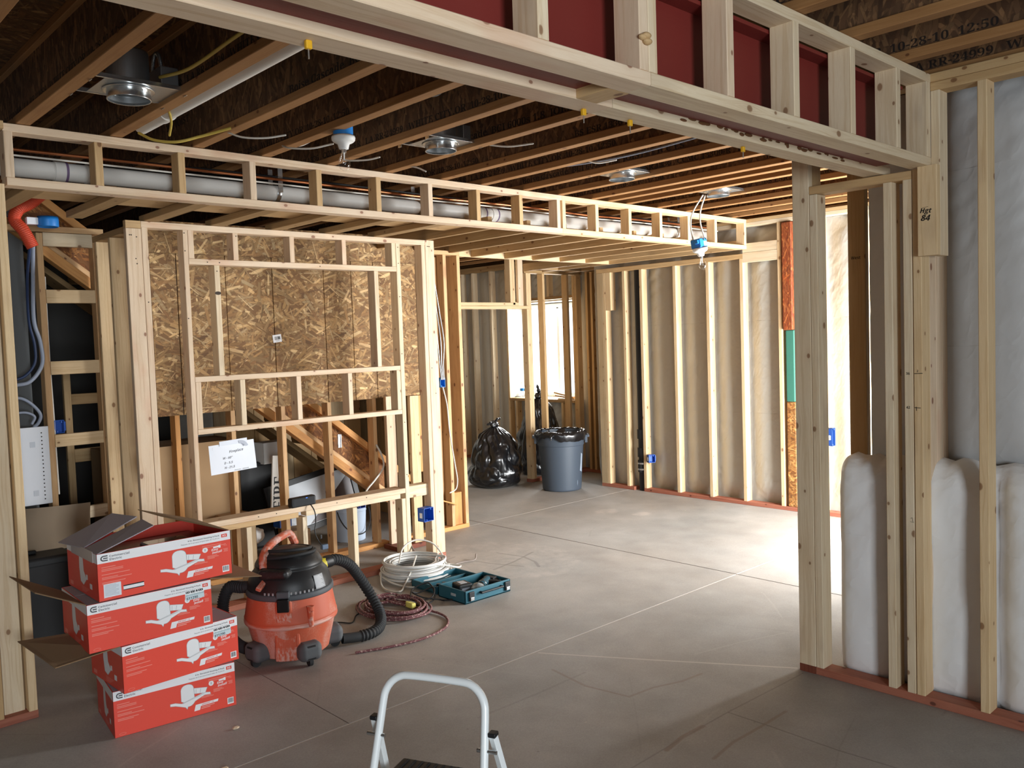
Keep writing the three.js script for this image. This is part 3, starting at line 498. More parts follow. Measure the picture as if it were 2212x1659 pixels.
// strand board sheathing, stair wall studs, and the staircase behind it
const stairWall = structure('wall_stair', [3.0, 5.95, 0]);
{
  const cuts = [2.222, 2.405, 2.76, 3.128, 3.568, 3.822, 4.036, 4.47];
  for (let i = 0; i < cuts.length - 1; i++) {
    const a = cuts[i] + 0.0035, b = cuts[i + 1] - 0.0035, top = 2.375, g = boardGeo(b - a, top - 1.25, 0.011, 0, 0.001, true), uv = g.attributes.uv, p = g.attributes.position;
    for (let k = 0; k < uv.count; k++) uv.setXY(k, p.getX(k) + (a + b) / 2, p.getY(k) + 0.3);
    g.translate((a + b) / 2, (top + 1.25) / 2, -5.9555); worldPart(stairWall, 'sheathing_panel', g, osb);
  }
  const strip = boardGeo(2.248, 0.22, 0.011, 0, 0.001, true); strip.translate(3.346, 2.487, -5.9555); worldPart(stairWall, 'sheathing_panel', strip, osb);
  const a = 5.962, b = 6.051;
  for (const u of [2.343, 2.751, 3.155, 3.558, 3.984]) stick(stairWall, 'stud', u, u + 0.036, a, b, 0.038, 2.6, u < 2.5 ? W.firPale : W.fir);
  for (const u of [4.787, 4.945]) stick(stairWall, 'stud', u, u + 0.037, a, b + (u > 4.9 ? 0.08 : 0), 0.038, 2.47, W.fir);
  stick(stairWall, 'stud', 4.64, 4.677, a, b, 0.038, 2.47, W.fir); stick(stairWall, 'stud', 4.81, 4.9, b + 0.12, b + 0.16, 0.038, 2.47, W.fir);
  stick(stairWall, 'bottom_plate', 2.2, 4.1, a - 0.01, b, 0, 0.0375, W.firPale); stick(stairWall, 'bottom_plate', 4.31, 4.983, a, b, 0, 0.0375, W.firPale);
  stick(stairWall, 'top_plate', 4.3, 4.982, a, b, 2.471, 2.508, W.fir);
  stick(stairWall, 'stud_block', 4.79, 4.93, a + 0.03, b, 0.0378, 0.33, W.firPale);
  beam(stairWall, 'brace', [4.55, 5.95, 0.335], [4.82, 5.95, 0.235], 0.05, 0.012, W.firPale);
  // left part: ladder of blocks between studs
  stick(stairWall, 'stud', 1.538, 1.575, a, b, 0.038, 2.47, W.fir); stick(stairWall, 'stud', 1.87, 1.907, a, b, 0.038, 2.47, W.fir);
  for (const [h0, h1, m] of [[2.39, 2.475, W.pale], [2.03, 2.115, W.cream], [1.575, 1.66, W.cream], [1.112, 1.192, W.cream], [0.628, 0.707, W.pale]]) stick(stairWall, 'block', 1.577, 1.868, a, a + 0.038, h0, h1, m);
  stick(stairWall, 'top_plate', 1.2, 1.94, a, b, 2.478, 2.515, W.fir);
  // second row of framing deeper in the dark
  for (const [u, h1] of [[1.93, 1.6], [2.25, 1.6]]) stick(stairWall, 'rear_stud', u, u + 0.05, 7.0, 7.04, 0.0, h1, W.tan);
  stick(stairWall, 'rear_block', 1.98, 2.25, 7.0, 7.038, 0.88, 0.98, W.tan); stick(stairWall, 'rear_block', 1.98, 2.25, 7.0, 7.038, 1.32, 1.4, W.dull);
}
{
  const s = thing('staircase', 'orange toned wooden staircase seen from its underside through the stair wall studs', 'staircase', [3.0, 6.1, 0]);
  const k = -0.78, top = (u) => 1.079 + k * (u - 3.354);
  const P = (u, dh, v) => [u, v, top(u) + dh];
  beam(s, 'stringer_rail', P(1.35, -0.06, 6.13), P(4.2, -0.06, 6.13), 0.095, 0.06, W.firPale); beam(s, 'stringer_rail', P(1.35, -0.0, 6.14), P(4.2, 0.0, 6.14), 0.02, 0.05, W.fir);
  beam(s, 'stringer_rail', P(1.35, 0.275, 6.13), P(4.45, 0.275, 6.13), 0.075, 0.05, W.firPale);
  const g = quadSlab([1.35, 6.15, top(1.35) - 0.03], [4.2, 6.15, top(4.2) - 0.03], [4.2, 6.15, top(4.2) + 0.27], [1.35, 6.15, top(1.35) + 0.27], 0.012);
  worldPart(s, 'skirt_panel', g, new THREE.MeshStandardMaterial({ map: osb.map, color: 0xe8c49c, roughness: 0.75 }));
  for (let i = 0; i < 11; i++) { const u = 1.5 + i * 0.255; stick(s, 'tread', u, u + 0.27, 6.17, 7.0, top(u) + 0.1, top(u) + 0.128, W.dull, 2); stick(s, 'riser', u + 0.25, u + 0.268, 6.17, 7.0, top(u + 0.255) + 0.128, top(u) + 0.1, W.dull, 2); }
  beam(s, 'stringer_rail', P(1.35, 0.05, 7.02), P(4.3, 0.05, 7.02), 0.28, 0.038, W.dull);
  const tie = merge(box(0.03, 0.11, 0.004, 0.002, [3.735, 0.915, -6.095]), box(0.006, 0.11, 0.012, 0.001, [3.722, 0.915, -6.092]), box(0.006, 0.11, 0.012, 0.001, [3.748, 0.915, -6.092])); worldPart(s, 'metal_tie', tie, M.galv);
}
{
  const b = structure('wall_understair');
  for (let i = 0; i < 8; i++) { const u = 3.3 + i * 0.19, g = boardGeo(0.186, 2.7, 0.02, 1); g.translate(u, 1.35, -7.3); worldPart(b, 'plank', g, i % 3 ? W.dull : W.grey); }
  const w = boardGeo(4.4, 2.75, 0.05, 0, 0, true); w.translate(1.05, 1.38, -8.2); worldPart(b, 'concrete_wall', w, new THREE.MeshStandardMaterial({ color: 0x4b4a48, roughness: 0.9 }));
  const w2 = boardGeo(0.05, 2.75, 2.1, 1, 0, true); w2.translate(4.9, 1.38, -7.2); worldPart(b, 'plank_wall', w2, W.dull);
}
tag(scene.add(new THREE.Mesh(box(0.072, 0.058, 0.002, 0.0008, [0, 0, 0]), [M.paper][0])).children.at(-1), 'small white barcode tag stapled on the strand board', 'tag');
{ const m = scene.children.at(-1); m.name = 'barcode_tag'; m.position.copy(V(3.145, 5.9475, 1.768)); m.rotation.z = 0.12;
  const bt = canvasTex(96, 72, (g, w, h) => { g.fillStyle = '#f2f2f4'; g.fillRect(0, 0, w, h); g.fillStyle = '#333'; for (let x = 18; x < 84; x += 4) g.fillRect(x, 16, rr(1, 3), 34); g.fillStyle = '#555'; g.fillRect(60, 20, 20, 24); g.fillRect(30, 58, 40, 3); });
  const q = new THREE.PlaneGeometry(0.07, 0.056); q.translate(0, 0, 0.0013); part(m, 'print', q, new THREE.MeshStandardMaterial({ map: bt, roughness: 0.7 })); }

// ------------------------------------------------------------------ left: stub wall end, utility wall
{
  const s = structure('wall_stub', [0.5, 4.44, 0]);
  stick(s, 'bottom_plate', -2.6, 1.03, 4.44, 4.53, 0, 0.038, W.red);
  stick(s, 'stud', 0.992, 1.029, 4.44, 4.529, 0.038, 2.487, W.cream); stick(s, 'stud', 0.9, 0.986, 4.485, 4.523, 0.038, 2.487, W.pale); stick(s, 'stud', 0.855, 0.89, 4.44, 4.529, 0.038, 2.487, W.tan);
  for (const u of [0.5, 0.1, -0.3, -0.7, -1.1, -1.5, -1.9]) stick(s, 'stud', u, u + 0.037, 4.44, 4.529, 0.038, 2.735, W.pale);
  stick(s, 'top_plate', -2.6, 1.04, 4.44, 4.529, 2.738, 2.774, W.tan);
  stick(s, 'top_plate', -2.6, 0.85, 4.44, 4.529, 2.489, 2.526, W.tan);
}
{
  const w = structure('wall_utility', [0, 6.1, 0]);
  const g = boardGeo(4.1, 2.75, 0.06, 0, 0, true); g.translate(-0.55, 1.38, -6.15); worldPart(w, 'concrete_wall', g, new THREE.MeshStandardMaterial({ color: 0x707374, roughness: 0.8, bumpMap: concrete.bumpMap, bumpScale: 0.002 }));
}
{
  const p = thing('media_panel', 'white metal media panel cover with a column of punched holes on the dark left wall', 'panel', [1.3, 5.93, 1.012]);
  part(p, 'cover', box(0.46, 0.488, 0.02, 0.004), paint(0xf0f4fa, 0.4));
  for (let i = 0; i < 18; i++) { const c = cyl(0.004, 0.004, 0.002, [0, 0, 0], 10); c.rotateX(Math.PI / 2); c.translate(0.188, 0.205 - i * 0.0245, 0.0105); part(p, 'hole', c, M.dark); }
  part(p, 'knockout', merge(box(0.03, 0.035, 0.002, 0.0008, [0.135, 0.135, 0.0105]), box(0.03, 0.035, 0.002, 0.0008, [0.14, -0.17, 0.0105])), paint(0xd5dbe3, 0.4));
}
{
  const c = thing('orange_conduit', 'orange corrugated conduit elbow hanging from the ceiling at the far left', 'conduit', [1.36, 5.85, 2.4]);
  const pts = [V(1.44, 5.42, 2.62), V(1.39, 5.48, 2.57), V(1.335, 5.5, 2.535), V(1.32, 5.52, 2.48), V(1.355, 5.5, 2.42), V(1.4, 5.5, 2.325)];
  worldPart(c, 'conduit', tube(pts, (s) => 0.034 + 0.002 * Math.sin(s * 260), 120, 14), M.orangeDuct);
}
function freeCable(name, label, pts, r, m, seg = 80) { const o = new THREE.Mesh(tube(pts.map((p) => V(...p)), r, seg, 7), m); o.name = numbered(name); o.castShadow = o.receiveShadow = true; scene.add(o); return tag(o, label, 'cable'); }
freeCable('cable', 'bundle of blue grey cables hanging out of the orange conduit down the dark left wall', [[1.4, 5.5, 2.33], [1.44, 5.7, 2.15], [1.47, 5.85, 1.9], [1.505, 5.88, 1.78], [1.505, 5.88, 1.64], [1.43, 5.88, 1.54], [1.36, 5.88, 1.525], [1.25, 5.88, 1.52]], 0.012, M.wireGrey);
freeCable('cable', 'dark blue cable hanging beside the grey bundle on the dark left wall', [[1.38, 5.49, 2.32], [1.41, 5.7, 2.15], [1.445, 5.86, 1.9], [1.475, 5.89, 1.76], [1.47, 5.9, 1.65], [1.41, 5.905, 1.575], [1.34, 5.91, 1.555], [1.22, 5.91, 1.55]], 0.009, paint(0x2a3a5c, 0.5));
freeCable('cable', 'grey cable looped in an arch above the white media panel', [[1.28, 5.9, 1.43], [1.369, 5.9, 1.444], [1.43, 5.9, 1.41], [1.486, 5.9, 1.33], [1.475, 5.92, 1.28], [1.456, 5.935, 1.258]], 0.01, M.wireGrey);
freeCable('cable', 'second grey cable arched tightly over the white media panel', [[1.24, 5.91, 1.3], [1.33, 5.91, 1.345], [1.41, 5.91, 1.35], [1.455, 5.91, 1.32], [1.44, 5.92, 1.28]], 0.008, M.wireGrey);
freeCable('cable', 'pale vertical cable stapled along the orange stud behind the ladder blocks', [[1.6, 6.06, 2.2], [1.597, 6.06, 1.7], [1.602, 6.06, 1.3], [1.6, 6.05, 1.1], [1.605, 6.06, 0.8]], 0.006, M.wire);
function outletBox(label, at, turn, w = 0.095, h = 0.1, d = 0.07, m = M.blueDeep) {
  const o = thing('outlet_box', label, 'outlet box', at, turn);
  const t = 0.004; part(o, 'box_back', box(w, h, t, 0.001, [0, 0, -d + t]), m);
  for (const s of [-1, 1]) { part(o, 'box_side', box(t, h, d, 0.001, [s * (w / 2 - t / 2), 0, -d / 2]), m); part(o, 'box_side', box(w, t, d, 0.001, [0, s * (h / 2 - t / 2), -d / 2]), m); }
  for (const s of [-1, 1]) part(o, 'screw_boss', cyl(0.006, 0.006, 0.012, [s * w * 0.22, s * (h / 2 - 0.012), -0.006], 10), m);
  part(o, 'nail_bracket', box(0.012, h * 0.7, 0.03, 0.002, [w / 2 + 0.006, 0, -0.03]), m);
  const lb = box(0.03, 0.035, 0.001, 0, [-w / 2 - 0.0005, 0, -d / 2]); lb.rotateY(0); const q = box(0.001, 0.04, 0.03, 0, [-w / 2 - 0.0006, -0.005, -d / 2]); part(o, 'label_sticker', q, M.paper);
  return o;
}
outletBox('deep blue double outlet box nailed to the right post of the fireplace frame', [3.985, 5.25, 0.37], 0.1, 0.1, 0.105, 0.075);
outletBox('bright blue outlet box on the shadowed orange stud with wires dropping into it', [4.715, 5.935, 1.34], 0, 0.055, 0.085, 0.06, M.blue);
outletBox('small blue outlet box nailed low on the bright stud by the black pipe', [7.31, 5.655, 0.37], -0.5, 0.075, 0.085, 0.055, M.blueDeep);
outletBox('dark blue outlet box beyond the stub wall on the white insulated wall', [7.29, 3.605, 0.73], 0, 0.06, 0.16, 0.06, paint(0x1b3f80, 0.5));
outletBox('blue outlet box behind the ladder blocks in the left background', [1.63, 6.05, 1.235], 0, 0.06, 0.085, 0.06, M.blueDeep);
{
  const r = thing('ceiling_box', 'round blue ceiling electrical box hanging below the joists at the far left', 'outlet box', [1.487, 5.5, 2.455]);
  part(r, 'box_body', lathe([[0, 0.05], [0.055, 0.05], [0.057, 0.03], [0.057, -0.005], [0.052, -0.01], [0.05, -0.004], [0, -0.002]], 32), M.blue);
  part(r, 'mounting_block', box(0.06, 0.04, 0.04, 0.003, [-0.085, 0.02, 0]), M.paper);
}

// ------------------------------------------------------------------ far right wall, its corner, pipe and poly
const wallS = structure('wall_side', [7.33, 4, 0]);
{
  const a = 7.33, b = 7.419;
  stick(wallS, 'bottom_plate', a, b, 1.81, 5.787, 0, 0.038, W.red);
  for (const v of [5.749, 5.311, 4.908, 4.52]) stick(wallS, 'stud', a, b, v, v + 0.0375, 0.038, 2.403, W.cream);
  for (const v of [4.115, 3.71, 3.29, 2.9, 2.5, 2.1]) stick(wallS, 'stud', a, b, v, v + 0.0375, 0.038, 2.705, W.cream);
  stick(wallS, 'top_plate', a, b, 4.52, 6.39, 2.404, 2.45, W.tan); stick(wallS, 'top_plate', a, b, 1.81, 6.16, 2.706, 2.742, W.pale); stick(wallS, 'top_plate', a, b, 1.81, 6.16, 2.743, 2.774, W.tan);
  stick(wallS, 'block', a, a + 0.038, 4.155, 4.519, 2.362, 2.457, W.pale); stick(wallS, 'block', a, a + 0.038, 4.155, 4.519, 2.459, 2.545, W.pale);
  const green = paint(0x37705f, 0.7, { bumpMap: scaled(bumpPine, 1 / 0.3, 1 / 0.3), bumpScale: 0.001 }), orange = new THREE.MeshStandardMaterial({ map: scaled(texOrange, 1 / 0.3, 1 / 0.6), color: 0xc6b29c, roughness: 0.7 }), tanS = new THREE.MeshStandardMaterial({ map: scaled(texOSB, 1 / 0.8), color: 0xffe2bc, roughness: 0.7 });
  const blk = (n, u0, v0, v1, h0, h1, m) => { const g = new RoundedBoxGeometry(b - u0, h1 - h0, v1 - v0, 3, 0.012), p = g.attributes.position, uv = g.attributes.uv; for (let i = 0; i < p.count; i++) uv.setXY(i, p.getX(i) * 0.8 + p.getZ(i), p.getY(i)); g.translate((u0 + b) / 2, (h0 + h1) / 2, -(v0 + v1) / 2); worldPart(wallS, n, g, m); };
  blk('strand_post', a - 0.02, 4.0, 4.1, 1.7, 2.7, orange); blk('green_post', a, 3.995, 4.085, 1.03, 1.7, green); blk('strand_post', a, 3.99, 4.085, 0.038, 1.03, tanS);
  // corner piece past the black pipe
  stick(wallS, 'bottom_plate', a, b, 5.925, 6.39, 0, 0.038, W.red);
  stick(wallS, 'stud', a, a + 0.038, 6.302, 6.39, 0.038, 2.403, W.grey); stick(wallS, 'stud', a, b, 6.262, 6.3, 0.038, 2.403, W.cream); stick(wallS, 'stud', a, b, 5.985, 6.022, 0.038, 2.403, W.cream); stick(wallS, 'block', a, b, 6.19, 6.26, 1.985, 2.403, W.cream, 1);
  stick(wallS, 'stud', a + 0.04, b, 6.302, 6.39, 0.038, 2.403, W.dull);
  sheet(wallS, 'vapour_barrier', 7.47, 1.81, 6.5, 0.02, 2.72, [2.1, 2.5, 2.9, 3.29, 3.71, 4.13, 4.54, 4.93, 5.33, 5.77, 6.2], 0.05, poly, 1);
}
{
  const p = thing('drain_stack', 'black vertical drain pipe in the gap of the far right stud wall', 'pipe', [7.385, 5.845, 0]);
  part(p, 'pipe', cyl(0.041, 0.041, 2.44, [0, 1.22, 0], 24), M.black);
  for (const h of [0.62, 0.42]) part(p, 'hub', cyl(0.052, 0.052, 0.1, [0, h, 0], 24), M.black);
  for (const h of [0.3, 0.235]) part(p, 'band_clamp', cyl(0.0535, 0.0535, 0.018, [0, h, 0], 24), M.steel);
  part(p, 'coupling', cyl(0.051, 0.051, 0.13, [0, 0.268, 0], 24), M.rubber);
}
// ------------------------------------------------------------------ back room: partition with a door header, outer stud wall, recessed window
const wallP = structure('wall_partition', [7.0, 7.215, 0]);
{
  const a = 7.215, b = 7.304;
  stick(wallP, 'stud', 7.03, 7.067, a, b, 0.038, 2.05, W.cream); stick(wallP, 'stud', 7.068, 7.105, a, b, 0.038, 2.47, W.cream);
  stick(wallP, 'stud', 7.3, 7.337, a, b, 0.038, 2.47, W.tan); stick(wallP, 'stud', 7.72, 7.757, a, b, 0.038, 2.47, W.tan);
  stick(wallP, 'bottom_plate', 7.02, 8.0, a, b, 0, 0.038, W.red);
  stick(wallP, 'header_board', 5.0, 6.9, a, a + 0.038, 2.089, 2.125, W.cream); stick(wallP, 'header_board', 5.0, 7.066, a, b, 2.051, 2.087, W.cream);
  stick(wallP, 'cripple_stud', 6.773, 6.81, a, b, 2.126, 2.77, W.cream); stick(wallP, 'cripple_stud', 6.812, 6.849, a, b, 2.1, 2.77, W.cream); stick(wallP, 'cripple_stud', 6.9, 6.98, a, a + 0.038, 2.088, 2.77, W.pink);
  stick(wallP, 'cripple_stud', 7.03, 7.066, a, b, 2.088, 2.47, W.cream);
  stick(wallP, 'top_plate', 7.0, 8.0, a, b, 2.471, 2.508, W.dull);
  stick(wallP, 'soffit_board', 6.985, 7.025, 6.2, 7.214, 2.489, 2.577, W.dull); stick(wallP, 'soffit_board', 7.3, 7.337, 6.2, 7.214, 2.489, 2.577, W.dull); stick(wallP, 'soffit_board', 7.7, 7.737, 6.2, 7.214, 2.489, 2.577, W.dull);
  stick(wallP, 'soffit_board', 7.03, 8.0, 6.95, 6.985, 2.489, 2.577, W.dull);
}
const wallB = structure('wall_window', [8.0, 8.0, 0]);
{
  const a = 8.0, b = 8.089;
  stick(wallB, 'bottom_plate', a, b, 6.4, 9.9, 0, 0.038, W.red);
  for (const v of [9.72, 9.55, 9.3, 8.92]) stick(wallB, 'stud', a, b, v, v + 0.037, 0.038, 2.66, W.pale);
  stick(wallB, 'stud', a, b, 8.6, 8.637, 0.038, 2.66, W.cream);
  for (const v of [7.355, 7.315, 7.13, 7.05, 6.95, 6.75, 6.5]) stick(wallB, 'stud', a, b, v, v + 0.037, 0.038, 2.66, W.tan);
  stick(wallB, 'top_plate', a, b, 6.4, 9.9, 2.662, 2.7, W.dull); stick(wallB, 'top_plate', a, b, 6.4, 9.9, 2.701, 2.738, W.dull);
  stick(wallB, 'sill', a - 0.01, b, 7.393, 8.6, 0.863, 0.9, W.dull); stick(wallB, 'sill', b, 8.405, 7.393, 8.6, 0.885, 0.9, W.cream);
  for (const v of [8.46, 8.05, 7.6]) stick(wallB, 'cripple_stud', a, b, v, v + 0.037, 0.038, 0.862, W.cream);
  for (const v of [8.2, 7.8]) stick(wallB, 'cripple_stud', a, b, v, v + 0.037, 2.24, 2.66, W.cream);
  stick(wallB, 'header_board', a, b, 7.393, 8.6, 2.2, 2.238, W.dull);
  sheet(wallB, 'vapour_barrier', 8.14, 8.66, 9.9, 0.02, 2.7, [8.93, 9.32, 9.6], 0.03, poly, 6);
  sheet(wallB, 'vapour_barrier', 8.14, 6.4, 7.36, 0.02, 2.7, [6.5, 6.95], 0.03, poly, 7);
  sheet(wallB, 'vapour_barrier', 8.15, 7.36, 8.66, 2.2, 2.7, [8.2, 7.8], 0.02, poly, 8); sheet(wallB, 'vapour_barrier', 8.15, 7.36, 8.66, 0.02, 0.88, [8.46, 8.05, 7.6], 0.03, poly, 9);
  // poly wrapped into the window reveal
  worldPart(wallB, 'window_reveal', grid(24, 40, (s, t) => { const u = lerp(8.12, 8.41, s), h = lerp(0.9, 2.2, t), w = (noise3(u * 22 + h * 6, h * 7, 2) - 0.5) * 0.07 * Math.sin(Math.PI * s); return [V(u, 8.69 + w, h), u, h]; }), poly);
  worldPart(wallB, 'window_reveal', grid(24, 40, (s, t) => { const u = lerp(8.12, 8.41, s), h = lerp(0.9, 2.2, t), w = (noise3(u * 22 + h * 6, h * 7, 8) - 0.5) * 0.05 * Math.sin(Math.PI * s); return [V(u, 7.4 + w, h), u, h]; }), poly);
  const hd = boardGeo(0.3, 0.02, 1.3, 2); hd.translate(8.26, 2.19, -8.03); worldPart(wallB, 'window_reveal', hd, poly);
  // far end of the room
  for (const u of [7.6, 7.2, 6.6]) stick(wallB, 'stud', u, u + 0.037, 9.8, 9.889, 0.038, 2.66, W.dull);
  worldPart(wallB, 'vapour_barrier', grid(50, 40, (s, t) => { const u = lerp(4.95, 8.1, s), h = lerp(0.02, 2.7, t); return [V(u, 9.9 - (noise3(u * 3, h * 2, 5) - 0.5) * 0.06, h), u, h]; }), poly);
}
// ------------------------------------------------------------------ recessed light housings between the joists
{
  const make = (t) => {
    const m = M.galv;
    const flange = lathe([[0.079, 0.0], [0.1, 0.0], [0.104, 0.004], [0.1, 0.008], [0.086, 0.008], [0.0845, 0.02]], 40); part(t, 'trim_ring', flange, M.steel); part(t, 'collar', lathe([[0.083, -0.03], [0.0865, -0.031], [0.0875, -0.028], [0.0865, 0.012], [0.083, 0.012], [0.083, -0.03]], 40), M.steel); flange.translate(0, 0.004, 0);
    part(t, 'housing_can', lathe([[0.083, -0.02], [0.079, 0.16], [0.076, 0.165], [0.0, 0.165], [0, 0.168], [0.082, 0.168], [0.0845, 0.16], [0.0845, 0.0]], 40), m);
    const plate = new THREE.Shape(); plate.moveTo(-0.13, -0.115); plate.lineTo(0.2, -0.115); plate.lineTo(0.2, 0.115); plate.lineTo(-0.13, 0.115); plate.closePath(); const hole = new THREE.Path(); hole.absarc(0, 0, 0.09, 0, Math.PI * 2, true); plate.holes.push(hole);
    const pg = new THREE.ExtrudeGeometry(plate, { depth: 0.002, bevelEnabled: false, curveSegments: 32 }); pg.rotateX(-Math.PI / 2); pg.translate(0, 0.012, 0); part(t, 'mounting_plate', pg, m);
    for (const s of [-1, 1]) { const bar = part(t, 'hanger_bar', merge(box(0.38, 0.018, 0.003, 0.0008, [0.0, 0.02, s * 0.122]), box(0.38, 0.003, 0.012, 0.0008, [0.0, 0.012, s * 0.122])), M.steel); part(bar, 'bar_foot', merge(box(0.004, 0.045, 0.03, 0.001, [-0.188, 0.012, s * 0.122]), box(0.004, 0.045, 0.03, 0.001, [0.188, 0.012, s * 0.122])), M.steel); }
    part(t, 'junction_box', box(0.075, 0.1, 0.13, 0.004, [0.15, 0.07, 0.0]), M.galv);
    const c = []; for (let i = 0; i <= 12; i++) { const a = i / 12 * Math.PI; c.push(new THREE.Vector3(0.15, 0.12 + 0.09 * Math.sin(a), -0.02 - 0.05 * (1 - Math.cos(a)))); }
    part(t, 'flex_conduit', tube(c, (s) => 0.008 + 0.0012 * Math.sin(s * 300), 150, 8), M.galv);
    part(t, 'lamp_socket', merge(cyl(0.02, 0.02, 0.05, [0.0, 0.135, 0], 16), box(0.02, 0.1, 0.004, 0.001, [0.06, 0.09, 0.02])), M.white);
  };
  const first = thing('recessed_light', 'round galvanised recessed light housing nearest the camera, in the dark left joist bay', 'ceiling light', [1.345, 3.72, 2.782]); make(first);
  [[3.02, 3.74, 'second galvanised recessed light housing, right of the bulb with the blue box'], [4.57, 3.73, 'third galvanised recessed light housing, above the middle right joists'], [5.77, 3.76, 'farthest galvanised recessed light housing, next to the hanging wires']].forEach(([u, v, l]) => { const c = first.clone(); c.name = numbered('recessed_light'); c.position.copy(V(u, v, 2.782)); c.userData = { label: l, category: 'ceiling light', group: 'recessed light housings between the joists' }; scene.add(c); });
  first.userData.group = 'recessed light housings between the joists';
}
const bulbGlass = new THREE.MeshPhysicalMaterial({ color: 0xffffff, roughness: 0.02, transmission: 1, thickness: 0, ior: 1.5 });
function lampParts(t) {                           // origin at the bottom face of the lampholder's rim, bulb hanging below
  part(t, 'lampholder', lathe([[0, 0.03], [0.058, 0.028], [0.06, 0.018], [0.058, 0.006], [0.05, -0.002], [0.03, -0.012], [0.024, -0.036], [0.02, -0.038], [0, -0.038]], 36), M.white);
  part(t, 'bulb_base', cyl(0.0125, 0.013, 0.02, [0, -0.046, 0], 20), M.steel);
  part(t, 'bulb', lathe([[0.013, -0.055], [0.015, -0.065], [0.024, -0.085], [0.03, -0.103], [0.029, -0.12], [0.022, -0.135], [0.01, -0.143], [0, -0.145]], 32), bulbGlass);
  part(t, 'filament_stem', merge(cyl(0.003, 0.005, 0.035, [0, -0.072, 0], 10), cyl(0.0006, 0.0006, 0.025, [0.008, -0.098, 0], 6), cyl(0.0006, 0.0006, 0.025, [-0.008, -0.098, 0], 6)), M.white);
}
{
  const t = thing('bulb_fixture', 'bare bulb in a white lampholder under a blue box fixed between the joists', 'lamp', [2.4, 3.75, 2.725]); lampParts(t);
  part(t, 'outlet_box', cyl(0.05, 0.05, 0.055, [0, 0.055, 0], 32), M.blue);
  const p = thing('hanging_bulb_fixture', 'bare bulb under a blue box dangling from two white wires', 'lamp', [5.69, 3.88, 2.335]); lampParts(p); p.rotation.z = 0.12; p.rotation.x = -0.1;
  const o = part(p, 'outlet_box', box(0.1, 0.07, 0.09, 0.008, [0, 0.063, 0]), M.blue); part(o, 'box_ear', merge(box(0.02, 0.03, 0.03, 0.004, [-0.058, 0.075, 0.02]), box(0.02, 0.02, 0.02, 0.004, [0.056, 0.05, -0.02])), M.blue);
  part(o, 'label_sticker', box(0.038, 0.036, 0.001, 0, [0.018, 0.055, 0.0455]), M.paper);
  part(o, 'knockout', merge(box(0.018, 0.014, 0.002, 0.0006, [0.0, 0.088, 0.0455]), box(0.014, 0.014, 0.002, 0.0006, [0.034, 0.09, 0.0455])), M.dark);
}
freeCable('cable', 'left of the two white wires from which the second bulb hangs', [[5.71, 3.86, 2.77], [5.67, 3.93, 2.64], [5.655, 3.94, 2.56], [5.66, 3.925, 2.42]], 0.006, M.wire);
freeCable('cable', 'right of the two white wires from which the second bulb hangs', [[5.735, 3.855, 2.77], [5.71, 3.885, 2.65], [5.705, 3.885, 2.56], [5.725, 3.86, 2.43]], 0.006, M.wire);
// wire ends poking from the joists
freeCable('cable', 'yellow cable crossing below the joists at the upper left', [[1.6, 4.32, 2.77], [1.64, 4.25, 2.73], [1.72, 4.17, 2.715], [1.82, 4.12, 2.745], [1.93, 4.02, 2.78]], 0.007, M.wireYellow);
freeCable('cable', 'pale yellow cable dropping across the tan pipe at the upper left', [[1.6, 3.95, 2.81], [1.64, 4.02, 2.77], [1.66, 4.1, 2.725]], 0.006, M.wireYellow);
freeCable('cable', 'cream cable stapled along the second joist above the first light', [[1.46, 2.1, 2.83], [1.46, 2.9, 2.83], [1.46, 3.4, 2.82], [1.44, 3.62, 2.84]], 0.007, M.wireYellow);
freeCable('cable', 'pale wire end curling below the fourth joist left of the bulb', [[2.33, 4.25, 2.79], [2.3, 4.1, 2.745], [2.37, 4.0, 2.735], [2.45, 3.93, 2.755]], 0.005, M.wire);
freeCable('cable', 'pale wire loop near the white pipe end left of the bulb', [[1.95, 4.1, 2.78], [1.99, 4.02, 2.745], [2.08, 3.95, 2.74], [2.16, 3.9, 2.755]], 0.005, M.wire);
freeCable('cable', 'white wire end sticking out below the bulb fixture', [[2.76, 4.36, 2.79], [2.76, 4.25, 2.76], [2.82, 4.15, 2.755], [2.86, 4.1, 2.765]], 0.005, M.wire);
freeCable('cable', 'short white wire end left of the second recessed light', [[3.18, 4.3, 2.79], [3.22, 4.22, 2.765], [3.25, 4.18, 2.74]], 0.005, M.wire);
freeCable('cable', 'white wire end poking out right of the second recessed light', [[3.2, 3.6, 2.79], [3.3, 3.5, 2.77], [3.4, 3.4, 2.78]], 0.005, M.wire);
freeCable('cable', 'white wire end bent under the sixth joist in the middle', [[3.99, 3.55, 2.79], [4.05, 3.5, 2.765], [4.14, 3.42, 2.78]], 0.005, M.wire);
freeCable('cable', 'long grey cable sagging between joists right of the middle', [[4.05, 4.4, 2.86], [4.1, 4.1, 2.83], [4.25, 3.5, 2.82], [4.3, 2.8, 2.85]], 0.006, M.wireGrey);
